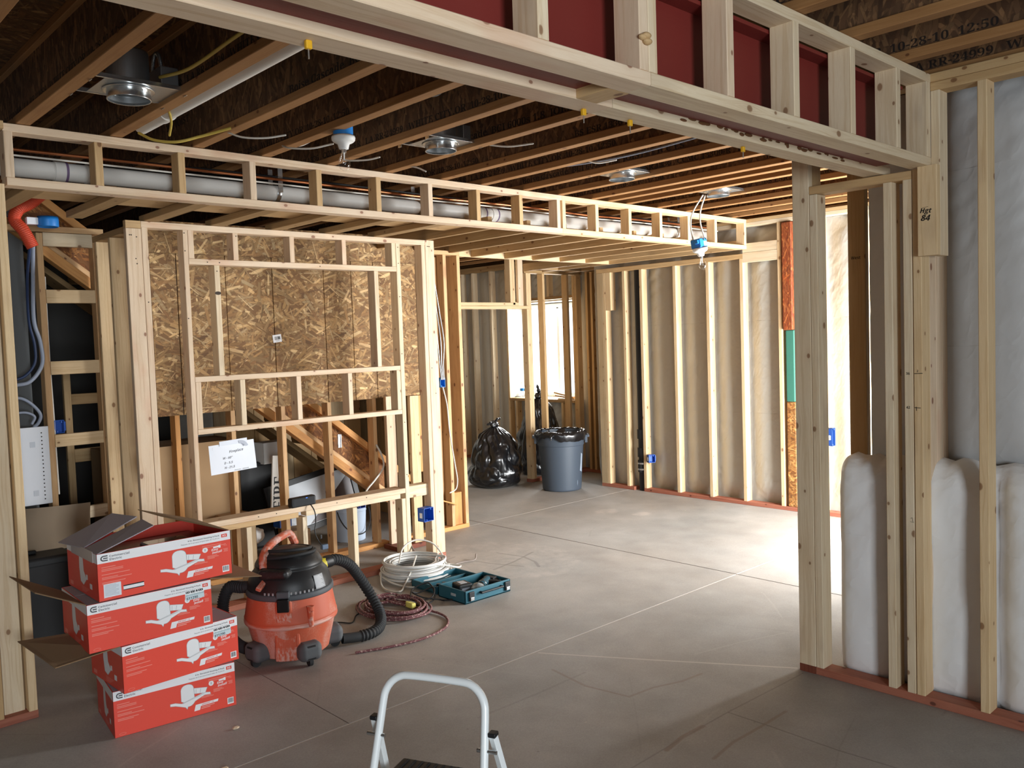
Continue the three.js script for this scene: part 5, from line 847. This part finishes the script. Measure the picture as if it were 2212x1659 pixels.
const redCard = paint(0xdc4434, 0.62), innerCard = paint(0x98929a, 0.8), flapCard = new THREE.MeshStandardMaterial({ color: 0x84694c, roughness: 0.9 }), printed = (t) => new THREE.MeshPhysicalMaterial({ map: t, roughness: 0.45, clearcoat: 0.25, clearcoatRoughness: 0.4 });
const sideM = printed(sidePrint);
function housingBox(label, A, B, H, D, kind, open = false) {
  const L = Math.hypot(B[0] - A[0], B[1] - A[1]), o = thing('light_carton', label, 'box', A, Math.atan2(B[1] - A[1], B[0] - A[0]), 'red light housing cartons in the stack'), t = 0.004;
  const fp = part(o, 'front_panel', box(L, H, t, 0.001, [L / 2, H / 2, -t / 2]), redCard); const f = new THREE.PlaneGeometry(L - 0.002, H - 0.002); f.translate(L / 2, H / 2, 0.0006); part(fp, 'print', f, printed(frontPrint(kind)));
  const sp = part(o, 'side_panel', box(t, H, D, 0.001, [t / 2, H / 2, -D / 2]), redCard); const s = new THREE.PlaneGeometry(D - 0.002, H - 0.002); s.rotateY(-Math.PI / 2); s.translate(-0.0006, H / 2, -D / 2); part(sp, 'print', s, sideM);
  part(o, 'side_panel', box(t, H, D, 0.001, [L - t / 2, H / 2, -D / 2]), redCard); part(o, 'rear_panel', box(L, H, t, 0.001, [L / 2, H / 2, -D + t / 2]), redCard);
  part(o, 'bottom_panel', box(L - 2 * t, t, D - 2 * t, 0.001, [L / 2, t / 2, -D / 2]), innerCard);
  if (!open) for (const q of [0, 1]) part(o, 'top_flap', box(L - 2 * t, 0.003, D / 2 - t - 0.001, 0.001, [L / 2, H - 0.002, -D * (0.25 + q * 0.5)]), innerCard);
  return o;
}
const flapOf = (o, name, corners, m) => { // corners in room coordinates; the carton is turned, so bring the geometry into its frame
  const g = quadSlab(...corners, 0.004); o.updateMatrixWorld(); g.applyMatrix4(o.matrixWorld.clone().invert()); return part(o, name, g, m);
};
{
  housingBox('red carton at the bottom of the stack, standing on the floor', [1.205, 3.93, 0.001], [1.739, 3.865, 0.001], 0.208, 0.36, 'plain');
  const b3 = housingBox('red carton second from the floor, with a number sticker and a brown flap hanging left', [1.233, 3.866, 0.21], [1.773, 3.886, 0.21], 0.209, 0.38, 'sku');
  const b2 = housingBox('red carton second from the top, with a number sticker and brown flaps on both sides', [1.106, 3.88, 0.42], [1.644, 3.862, 0.42], 0.21, 0.4, 'sku');
  const b1 = housingBox('opened red carton on top of the stack, white paper label on its front', [1.158, 3.88, 0.633], [1.758, 3.88, 0.633], 0.207, 0.42, 'label', true);
  flapOf(b2, 'side_flap', [[1.106, 3.885, 0.629], [0.93, 3.95, 0.71], [0.915, 4.3, 0.72], [1.1, 4.22, 0.629]], flapCard);
  flapOf(b2, 'side_flap', [[1.646, 4.22, 0.629], [1.862, 4.15, 0.614], [1.893, 3.85, 0.592], [1.646, 3.87, 0.629]], flapCard);
  flapOf(b3, 'side_flap', [[1.233, 3.875, 0.418], [0.972, 3.88, 0.397], [0.91, 4.2, 0.45], [1.22, 4.22, 0.418]], flapCard);
  flapOf(b1, 'top_flap', [[1.158, 3.885, 0.84], [1.44, 3.98, 0.905], [1.44, 4.12, 0.915], [1.158, 4.05, 0.84]], innerCard);
  flapOf(b1, 'top_flap', [[1.158, 4.06, 0.842], [1.42, 4.13, 0.93], [1.36, 4.29, 0.935], [1.12, 4.29, 0.84]], innerCard);
  flapOf(b1, 'top_flap', [[1.756, 3.89, 0.84], [1.758, 4.295, 0.84], [1.5, 4.34, 0.925], [1.56, 4.2, 0.9]], flapCard);
  // what lies inside the open carton
  const inn = part(b1, 'housing_inside', box(0.5, 0.13, 0.34, 0.03, [0.32, 0.1, -0.21], 4), M.blackGloss); part(inn, 'plastic_wrap', box(0.2, 0.02, 0.14, 0.009, [0.36, 0.168, -0.16], 3), new THREE.MeshPhysicalMaterial({ color: 0x77716e, roughness: 0.2, clearcoat: 0.6 }));
  part(b1, 'tape_strip', box(0.002, 0.05, 0.3, 0.0008, [-0.0012, 0.187, -0.2]), new THREE.MeshPhysicalMaterial({ color: 0xb8b0b0, roughness: 0.25 }));
}

// ------------------------------------------------------------------ wet and dry vacuum
{
  const t = thing('shop_vacuum', 'dusty orange and black wet dry shop vacuum on casters with a looped black hose', 'vacuum', [2.265, 4.275, 0]);
  const N = 1024, dustTex = dataTex(512, 512, (x, y) => { const a = fbm(x / 64, y / 64, 4, 8, 8, 77), b = fbm(x / 24, y / 90, 3, 21, 6, 81), lo = y / 512; const d = clamp(sstep(0.5, 0.72, a * 0.65 + b * 0.35 + (lo < 0.5 ? 0.12 : -0.02) + (hash(x, y, 3) - 0.5) * 0.12)); return [lerp(196, 204, d), lerp(92, 158, d), lerp(62, 146, d)]; });
  const orange = new THREE.MeshStandardMaterial({ map: dustTex, roughness: 0.6 }), blk = new THREE.MeshStandardMaterial({ roughness: 0.45, map: dataTex(256, 256, (x, y) => { const d = sstep(0.62, 0.82, fbm(x / 20, y / 20, 4, 13, 13, 91) + (hash(x, y, 2) - 0.5) * 0.15) * 0.45; return [lerp(26, 110, d), lerp(27, 108, d), lerp(29, 106, d)]; }) });
  part(t, 'drum', lathe([[0, 0.035], [0.185, 0.035], [0.198, 0.045], [0.236, 0.205], [0.25, 0.212], [0.252, 0.222], [0.244, 0.232], [0.245, 0.236], [0.25, 0.24], [0.246, 0.248], [0.226, 0.365], [0.216, 0.366], [0.212, 0.36], [0, 0.36]], 72), orange);
  const at = (a, r, h) => new THREE.Vector3(Math.sin(a) * r, h, Math.cos(a) * r);                 // a = 0 faces local +z (towards -v); camera lies at about -0.49
  // recessed panel on the lower front, ribs either side
  for (const a of [-0.85, -0.36]) { const g = box(0.022, 0.15, 0.022, 0.008, [0, 0.115, 0.22], 3); g.rotateX(0); const m = part(t, 'drum_rib', g, orange); m.rotation.y = a; }
  { const g = box(0.1, 0.15, 0.02, 0.008, [0, 0.112, 0.214], 3); const m = part(t, 'drum_panel', g, orange); m.rotation.y = -0.61; }
  { const g = box(0.085, 0.13, 0.022, 0.01, [0, 0.3, 0.232], 3); const m = part(t, 'latch_mount', g, orange); m.rotation.y = -0.65; }
  part(t, 'lid_rim', lathe([[0.216, 0.362], [0.232, 0.362], [0.236, 0.368], [0.235, 0.388], [0.226, 0.394], [0.2, 0.394]], 72), paint(0x4b5055, 0.6));
  part(t, 'lid', lathe([[0.226, 0.392], [0.222, 0.43], [0.206, 0.47], [0.18, 0.5], [0.176, 0.505], [0.182, 0.512], [0.18, 0.524], [0.165, 0.55], [0.13, 0.58], [0.07, 0.598], [0, 0.602]], 72), blk);
  { const g = box(0.17, 0.055, 0.25, 0.025, [0, 0.5, 0.1], 5); const m = part(t, 'motor_housing', g, blk); m.rotation.y = -0.9; }
  part(t, 'cord_wrap', merge([0, 1, 2].map((i) => { const c = new THREE.TorusGeometry(0.145 - i * 0.012, 0.009, 8, 48); c.rotateX(Math.PI / 2 + 0.14 * (i - 1)); c.rotateY(i * 1.3); c.translate(0, 0.562 + i * 0.014, 0); return c; })), M.rubber);
  { const pts = [new THREE.Vector3(-0.175, 0.52, 0.05), new THREE.Vector3(-0.16, 0.575, 0.02), new THREE.Vector3(-0.1, 0.615, -0.03), new THREE.Vector3(0.0, 0.643, -0.08), new THREE.Vector3(0.07, 0.645, -0.11), new THREE.Vector3(0.11, 0.58, -0.12)]; part(t, 'carry_handle', tube(pts, (s) => 0.02 + 0.0025 * Math.abs(Math.sin(s * 60)), 80, 12), orange); }
  { const g = box(0.03, 0.02, 0.14, 0.006, [0, 0, 0]); const m = part(t, 'lid_trim', g, orange); m.position.set(-0.19, 0.455, 0.075); m.rotation.set(0.5, -0.9, 0); }
  const latch = part(t, 'latch', box(0.062, 0.07, 0.022, 0.006, [0, 0.345, 0.246], 3), M.blackGloss); latch.rotation.y = -0.65; part(latch, 'latch_plate', box(0.07, 0.035, 0.03, 0.008, [0, 0.4, 0.236], 3), paint(0x4b5055, 0.6));
  const drain = part(t, 'drain_plug', merge(cyl(0.012, 0.019, 0.11, [0, 0.27, 0.252], 16), cyl(0.006, 0.006, 0.006, [0, 0.3, 0.27], 12)), orange); drain.rotation.y = -0.08;
  for (let i = 0; i < 12; i++) { if (i === 3 || i === 4 || i === 5) continue; const m = part(t, 'vent_tooth', box(0.01, 0.014, 0.006, 0.002, [0, 0.4, 0.226]), paint(0x9a9c9e, 0.6)); m.rotation.y = -1.1 + i * 0.105; }
  const lb = new THREE.CylinderGeometry(0.2085, 0.229, 0.07, 12, 1, true, -0.16, 0.32); lb.translate(0, 0.435, 0); const lm = part(t, 'warning_label', lb, new THREE.MeshStandardMaterial({ roughness: 0.5, map: canvasTex(256, 160, (g, w, h) => { g.fillStyle = '#8b8e92'; g.fillRect(0, 0, w, h); g.fillStyle = '#c9ccd0'; for (let i = 0; i < 9; i++) g.fillRect(16, 18 + i * 15, 150 + 60 * ((i * 7) % 3) / 2, 4); }) })); lm.rotation.y = 0.3; lm.position.z = 0.003;
  for (const a of [-0.12, -1.45, 1.25, 2.6]) {
    const foot = part(t, 'caster_foot', box(0.13, 0.1, 0.12, 0.035, [0, 0.08, 0.215], 4), paint(0x56595c, 0.7)); foot.rotation.y = a;
    part(foot, 'foot_plate', box(0.05, 0.075, 0.012, 0.005, [0, 0.08, 0.266], 3), M.black);
    const w = cyl(0.028, 0.028, 0.02, [0, 0, 0], 24); w.rotateZ(Math.PI / 2); w.translate(0.0, 0.028, 0.235); part(foot, 'wheel', w, M.rubber);
  }
  const corr = (n, amp, r) => (s) => r + amp * Math.sign(Math.sin(s * n)) * Math.pow(Math.abs(Math.sin(s * n)), 0.7);
  const hose = [V(2.46, 4.3, 0.45), V(2.53, 4.31, 0.46), V(2.6, 4.33, 0.452), V(2.705, 4.37, 0.395), V(2.8, 4.41, 0.29), V(2.87, 4.4, 0.165), V(2.875, 4.32, 0.075), V(2.81, 4.22, 0.038), V(2.7, 4.14, 0.036), V(2.6, 4.14, 0.037), V(2.51, 4.16, 0.045)];
  const c1 = worldPart(t, 'hose', tube(hose, (s) => s < 0.9 ? corr(330, 0.0026, 0.031)(s) : 0.029, 620, 14), M.rubber);
  const cuff = tube([V(2.43, 4.295, 0.44), V(2.5, 4.305, 0.458), V(2.545, 4.315, 0.458)], 0.036, 16, 18); worldPart(t, 'hose_cuff', cuff, M.black);
  worldPart(t, 'yellow_tag', tube([V(2.468, 4.298, 0.45), V(2.495, 4.303, 0.457)], 0.0372, 6, 18), paint(0xd8c63a, 0.5));
  worldPart(t, 'hose', tube([V(2.11, 4.36, 0.4), V(2.05, 4.42, 0.395), V(2.02, 4.5, 0.385), V(1.99, 4.52, 0.31), V(1.98, 4.5, 0.22), V(1.985, 4.44, 0.13), V(2.02, 4.36, 0.08), V(2.08, 4.3, 0.07)], (s) => s > 0.1 && s < 0.5 ? corr(330, 0.0026, 0.031)(s) : 0.032, 300, 14), M.rubber);
  worldPart(t, 'hose', tube([V(2.5, 4.16, 0.055), V(2.44, 4.2, 0.07)], (s) => corr(90, 0.002, 0.026)(s), 30, 12), M.rubber);
}

// ------------------------------------------------------------------ coils of cable
{
  const pts = []; const turns = 30;
  for (let i = 0; i <= turns * 14; i++) { const a = i / 14 * Math.PI * 2, k = i / (turns * 14), lay = Math.sin(i * 0.021) * 0.5 + 0.5; const wob = (noise2(i * 0.05, 3) - 0.5), q = Math.floor(i / 14), r = 0.215 + (hash(q, 3) - 0.5) * 0.075 + wob * 0.03 - k * 0.02; pts.push(V(3.66 + Math.cos(a) * r * 0.98 + wob * 0.015, 5.02 + Math.sin(a) * r, 0.012 + clamp(k + (hash(q, 9) - 0.5) * 0.25) * 0.1 + (noise2(i * 0.08, 7)) * 0.016)); }
  const t = thing('cable_coil', 'thick coil of white household cable dumped on the floor below the fireplace frame', 'cable coil', [3.66, 5.02, 0]);
  worldPart(t, 'coil', tube(pts, 0.0065, 2600, 5), new THREE.MeshStandardMaterial({ color: 0xdddcd8, roughness: 0.5 }));
  worldPart(t, 'loose_loop', tube([V(3.58, 5.1, 0.1), V(3.66, 5.15, 0.19), V(3.78, 5.15, 0.225), V(3.88, 5.08, 0.19), V(3.9, 4.98, 0.1), V(3.87, 4.92, 0.06)], 0.0065, 50, 6), M.wire);
  worldPart(t, 'loose_loop', tube([V(3.4, 5.05, 0.04), V(3.4, 4.9, 0.02), V(3.46, 4.76, 0.012), V(3.6, 4.72, 0.015), V(3.78, 4.76, 0.02)], 0.0065, 50, 6), M.wire);
  worldPart(t, 'loose_loop', tube([V(3.42, 5.1, 0.06), V(3.34, 4.98, 0.012), V(3.3, 4.84, 0.009), V(3.34, 4.76, 0.009), V(3.42, 4.82, 0.02), V(3.55, 4.9, 0.1), V(3.7, 5.05, 0.135)], 0.0065, 60, 6), M.wire);
  worldPart(t, 'loose_loop', tube([V(3.86, 5.0, 0.05), V(3.97, 4.98, 0.03), V(3.99, 4.9, 0.03), V(3.9, 4.82, 0.05), V(3.75, 4.8, 0.1), V(3.6, 4.84, 0.11)], 0.0065, 60, 6), M.wire);
  worldPart(t, 'loose_end', tube([V(3.98, 5.02, 0.009), V(4.12, 5.02, 0.009), V(4.22, 5.0, 0.012), V(4.26, 5.03, 0.04)], 0.0065, 30, 6), paint(0x8b8078, 0.6));
  worldPart(t, 'loose_end', tube([V(3.2, 4.72, 0.009), V(3.18, 4.6, 0.009), V(3.24, 4.5, 0.009), V(3.32, 4.42, 0.012)], 0.0065, 40, 6), M.wire);
  const red = new THREE.MeshStandardMaterial({ roughness: 0.7, map: dataTex(256, 64, (x, y) => { const d = sstep(0.55, 0.72, fbm(x / 6, y / 10, 3, 43, 7, 55)); return [lerp(110, 186, d), lerp(62, 162, d), lerp(66, 152, d)]; }) }); red.map.repeat.set(60, 1);
  const r2 = thing('extension_cord', 'coiled dusty dark red extension cord on the floor beside the vacuum hose', 'cord', [3.05, 4.45, 0]); const q = [];
  for (let i = 0; i <= 9 * 16; i++) { const a = i / 16 * Math.PI * 2 + 1, k = Math.floor(i / 16), w = noise2(i * 0.06, 13) - 0.5, r = 0.17 + (hash(k, 31) - 0.5) * 0.09 + w * 0.05; q.push(V(3.08 + Math.cos(a) * r * 0.95 + (hash(k, 5) - 0.5) * 0.06, 4.46 + Math.sin(a) * r * 1.25, 0.01 + (k % 4) * 0.011 + Math.abs(w) * 0.02)); }
  q.push(V(3.22, 4.2, 0.012), V(3.2, 4.08, 0.009), V(3.1, 3.96, 0.008), V(2.9, 3.9, 0.008), V(2.69, 3.93, 0.008), V(2.5, 4.0, 0.008));
  worldPart(r2, 'cord', tube(q, 0.0078, 1000, 6), red);
  worldPart(r2, 'plug_end', merge(box(0.035, 0.035, 0.06, 0.008, [3.14, 0.045, -4.36], 3), cyl(0.012, 0.01, 0.03, [3.14, 0.045, -4.4], 12)), paint(0xd9cf6a, 0.5)).userData.label = 'yellow plug end';
  freeCable('charger_cable', 'tangled thin black charger lead between the tool case and the red cord', [[3.6, 4.24, 0.05], [3.5, 4.3, 0.02], [3.42, 4.38, 0.006], [3.36, 4.36, 0.03], [3.28, 4.42, 0.05], [3.24, 4.48, 0.08], [3.3, 4.5, 0.06], [3.38, 4.44, 0.09], [3.32, 4.38, 0.05], [3.22, 4.44, 0.04], [3.3, 4.56, 0.07], [3.4, 4.52, 0.1], [3.36, 4.4, 0.04], [3.26, 4.36, 0.02], [3.16, 4.4, 0.03], [3.13, 4.37, 0.05]], 0.005, M.black, 220);
  freeCable('cable', 'thin dark cable wandering on the floor right of the vacuum', [[2.5, 4.42, 0.3], [2.6, 4.6, 0.02], [2.72, 4.52, 0.006], [2.76, 4.46, 0.006], [2.86, 4.56, 0.006], [2.95, 4.6, 0.006]], 0.004, M.black);
}
// ------------------------------------------------------------------ tool case
{
  const t = thing('tool_case', 'open teal plastic tool case lying on the floor with a drill and charger inside', 'tool case', [3.66, 4.35, 0]);
  const teal = paint(0x1c5c6c, 0.55), tealD = paint(0x164857, 0.6), w = 0.4, d = 0.28, h = 0.085, k = 0.012;
  part(t, 'case_bottom', box(w, k, d, 0.004, [0, k / 2, 0]), teal);
  for (const s of [-1, 1]) { part(t, 'case_wall', box(k, h, d, 0.004, [s * (w / 2 - k / 2), h / 2, 0]), teal); part(t, 'case_wall', box(w, h, k, 0.004, [0, h / 2, s * (d / 2 - k / 2)]), teal); }
  part(t, 'divider', box(k, h * 0.8, d * 0.6, 0.003, [-0.02, h * 0.42, -0.04]), teal); part(t, 'divider', box(w * 0.5, h * 0.7, k, 0.003, [0.08, h * 0.38, -0.03]), teal);
  part(t, 'carry_handle', merge(box(0.2, 0.014, 0.014, 0.006, [0.02, 0.055, d / 2 + 0.02], 3), box(0.016, 0.016, 0.03, 0.005, [-0.07, 0.055, d / 2 + 0.008]), box(0.016, 0.016, 0.03, 0.005, [0.11, 0.055, d / 2 + 0.008])), M.black);
  for (const x of [-0.15, 0.165]) { const l = part(t, 'latch', box(0.045, 0.06, 0.012, 0.004, [x, 0.045, d / 2 + 0.006], 3), M.black); part(l, 'latch_clip', box(0.03, 0.022, 0.006, 0.002, [x, 0.03, d / 2 + 0.014]), M.steel); }
  part(t, 'maker_plate', box(0.002, 0.018, 0.05, 0.0008, [-w / 2 - 0.001, 0.045, 0.02]), paint(0xa9b4b8, 0.5));
  const lid = part(t, 'lid', box(w, k, d, 0.004, [0, 0.018, -d - 0.02]), tealD); for (const s of [-1, 1]) { part(lid, 'lid_wall', box(k, 0.05, d, 0.004, [s * (w / 2 - k / 2), 0.035, -d - 0.02]), teal); part(lid, 'lid_wall', box(w, 0.05, k, 0.004, [0, 0.035, -d - 0.02 + s * (d / 2 - k / 2)]), teal); }
  part(lid, 'lid_rib', box(w * 0.9, 0.035, k, 0.003, [0, 0.03, -d - 0.03]), teal); for (const x of [-0.12, -0.07]) part(lid, 'lid_boss', cyl(0.014, 0.014, 0.03, [x, 0.036, -d + 0.04], 16), M.black);
  const ch = thing('battery_charger', 'black battery charger with a pale label sitting in the teal tool case', 'charger', [3.56, 4.36, 0.013], -0.2); part(ch, 'charger_body', box(0.1, 0.085, 0.11, 0.012, [0, 0.0425, 0], 4), M.black); part(ch, 'top_label', box(0.05, 0.002, 0.06, 0.0008, [0.0, 0.086, 0]), paint(0xb9bcc0, 0.5)); part(ch, 'front_print', box(0.06, 0.02, 0.001, 0, [0, 0.05, 0.0555]), paint(0x777c84, 0.5));
  const dr = thing('cordless_drill', 'dark teal cordless drill lying in the right half of the tool case', 'drill', [3.73, 4.33, 0.013], 0.5);
  const bd = cyl(0.03, 0.028, 0.13, [0, 0, 0], 24); bd.rotateZ(Math.PI / 2); bd.translate(0, 0.05, 0); part(dr, 'motor_body', bd, tealD); const cc = cyl(0.026, 0.016, 0.05, [0, 0, 0], 20); cc.rotateZ(Math.PI / 2); cc.translate(-0.085, 0.05, 0); part(dr, 'chuck', cc, M.black); part(dr, 'grip', box(0.035, 0.04, 0.11, 0.012, [0.03, 0.045, 0.06], 3), M.rubber); const rg = new THREE.TorusGeometry(0.029, 0.003, 6, 24); rg.rotateY(Math.PI / 2); rg.translate(-0.04, 0.05, 0); part(dr, 'collar', rg, M.steel);
  const bt = thing('battery_pack', 'black drill battery lying at the right end of the tool case', 'battery', [3.81, 4.36, 0.013], 0.3); part(bt, 'battery_body', box(0.075, 0.06, 0.11, 0.01, [0, 0.03, 0], 3), M.black); part(bt, 'battery_top', box(0.05, 0.015, 0.08, 0.004, [0, 0.064, 0]), M.rubber);
  const bg = thing('bit_bag', 'small clear plastic bag of bits in front of the charger', 'bag', [3.63, 4.28, 0.013]); const gg = new THREE.IcosahedronGeometry(0.05, 6), p = gg.attributes.position; for (let i = 0; i < p.count; i++) { const s = 0.8 + 0.4 * noise3(p.getX(i) * 40, p.getY(i) * 40 + 9, p.getZ(i) * 40); p.setXYZ(i, p.getX(i) * s * 1.1, 0.04 + p.getY(i) * s * 0.75, p.getZ(i) * s * 0.9); } gg.computeVertexNormals(); part(bg, 'bag_body', gg, new THREE.MeshPhysicalMaterial({ color: 0xaab4b6, roughness: 0.2, transmission: 0.5, thickness: 0 }));
}
// ------------------------------------------------------------------ step stool in the foreground
{
  const C = [1.5528, 2.0475], ex = [0.4284, -0.9036], nx = [0.9036, 0.4284], HT = 0.677;       // ex runs along the tread, nx from the hoop to the other frame
  const t = thing('step_stool', 'white tubular folding step stool with a black tread in the foreground', 'step stool', [C[0], C[1], 0]);
  const wm = new THREE.MeshPhysicalMaterial({ color: 0xf2f7f8, roughness: 0.3, clearcoat: 0.4, clearcoatRoughness: 0.25 });
  const at = (s, k, h) => V(C[0] + ex[0] * s + nx[0] * k, C[1] + ex[1] * s + nx[1] * k, h);
  const hoop = (s, h) => at(s, -0.278 * (HT - h), h), wd = (h) => 0.1663 + 0.0629 * (HT - h);
  const pts = []; for (const h of [0.012, 0.15, 0.3, 0.45, 0.55]) pts.push(hoop(-wd(h), h));
  for (let i = 0; i <= 6; i++) { const a = i / 6 * Math.PI / 2, R = 0.078; pts.push(hoop(-wd(0.6) + R - R * Math.cos(a), HT - R + R * Math.sin(a))); }
  for (let i = 6; i >= 0; i--) { const a = i / 6 * Math.PI / 2, R = 0.078; pts.push(hoop(wd(0.6) - R + R * Math.cos(a), HT - R + R * Math.sin(a))); }
  for (const h of [0.55, 0.45, 0.3, 0.15, 0.012]) pts.push(hoop(wd(h), h));
  worldPart(t, 'handle_frame', tube(pts, 0.0125, 240, 16), wm);
  const yaw = Math.atan2(ex[1], ex[0]);
  for (const s of [-1, 1]) {
    const x0 = s * (wd(0.54) + 0.024), top = at(x0, -0.03, 0.54), foot = at(s * (wd(0) + 0.024), 0.16, 0.014);
    beam(t, 'support_leg', [foot.x, -foot.z, foot.y], [top.x, -top.z, top.y], 0.02, 0.024, wm, [ex[0], 0, -ex[1]]);
    const cap = box(0.025, 0.014, 0.029, 0.004, [0, 0, 0], 3); cap.rotateY(yaw); cap.translate(top.x, top.y + 0.005, top.z); worldPart(t, 'leg_cap', cap, M.black);
    const rv = cyl(0.006, 0.006, 0.062, [0, 0, 0], 14), q = hoop(s * (wd(0.5) + 0.008), 0.5); rv.rotateZ(Math.PI / 2); rv.rotateY(yaw); rv.translate(q.x, q.y, q.z); worldPart(t, 'rivet', rv, M.steel);
    const f0 = hoop(s * wd(0.012), 0.014); worldPart(t, 'foot_cap', cyl(0.016, 0.015, 0.028, [f0.x, 0.014, f0.z], 14), M.black); worldPart(t, 'foot_cap', cyl(0.017, 0.016, 0.028, [foot.x, 0.014, foot.z], 14), M.black);
  }
  const tread = (h, k, w, dp) => { const q = box(w, 0.03, dp, 0.01, [0, 0, 0], 3), p = at(0, k, h); q.rotateY(yaw); q.translate(p.x, p.y, p.z); const m = worldPart(t, 'tread', q, M.black), ribs = [], b = base.get(t);
    for (let i = -5; i <= 5; i++) { const r = box(0.008, 0.004, dp * 0.85, 0.0015, [i * w / 12, 0.016, 0]); r.rotateY(yaw); r.translate(p.x - b.x, p.y, p.z - b.z); ribs.push(r); } part(m, 'grip_ribs', merge(ribs), M.rubber); };
  tread(0.372, -0.03, 0.3, 0.16); tread(0.19, -0.14, 0.34, 0.16);
}
// small debris
for (const [u, v, l] of [[1.62, 3.62, 'small crumb of wood on the floor in front of the red cartons'], [1.42, 3.3, 'pale wood chip on the floor nearest the camera at the lower left']]) { const o = thing('wood_chip', l, 'wood chip', [u, v, 0]); const g = new THREE.DodecahedronGeometry(0.013); g.scale(1.4, 0.5, 0.9); g.translate(0, 0.006, 0); part(o, 'chip', g, W.pink); }

renderer.render(scene, camera);
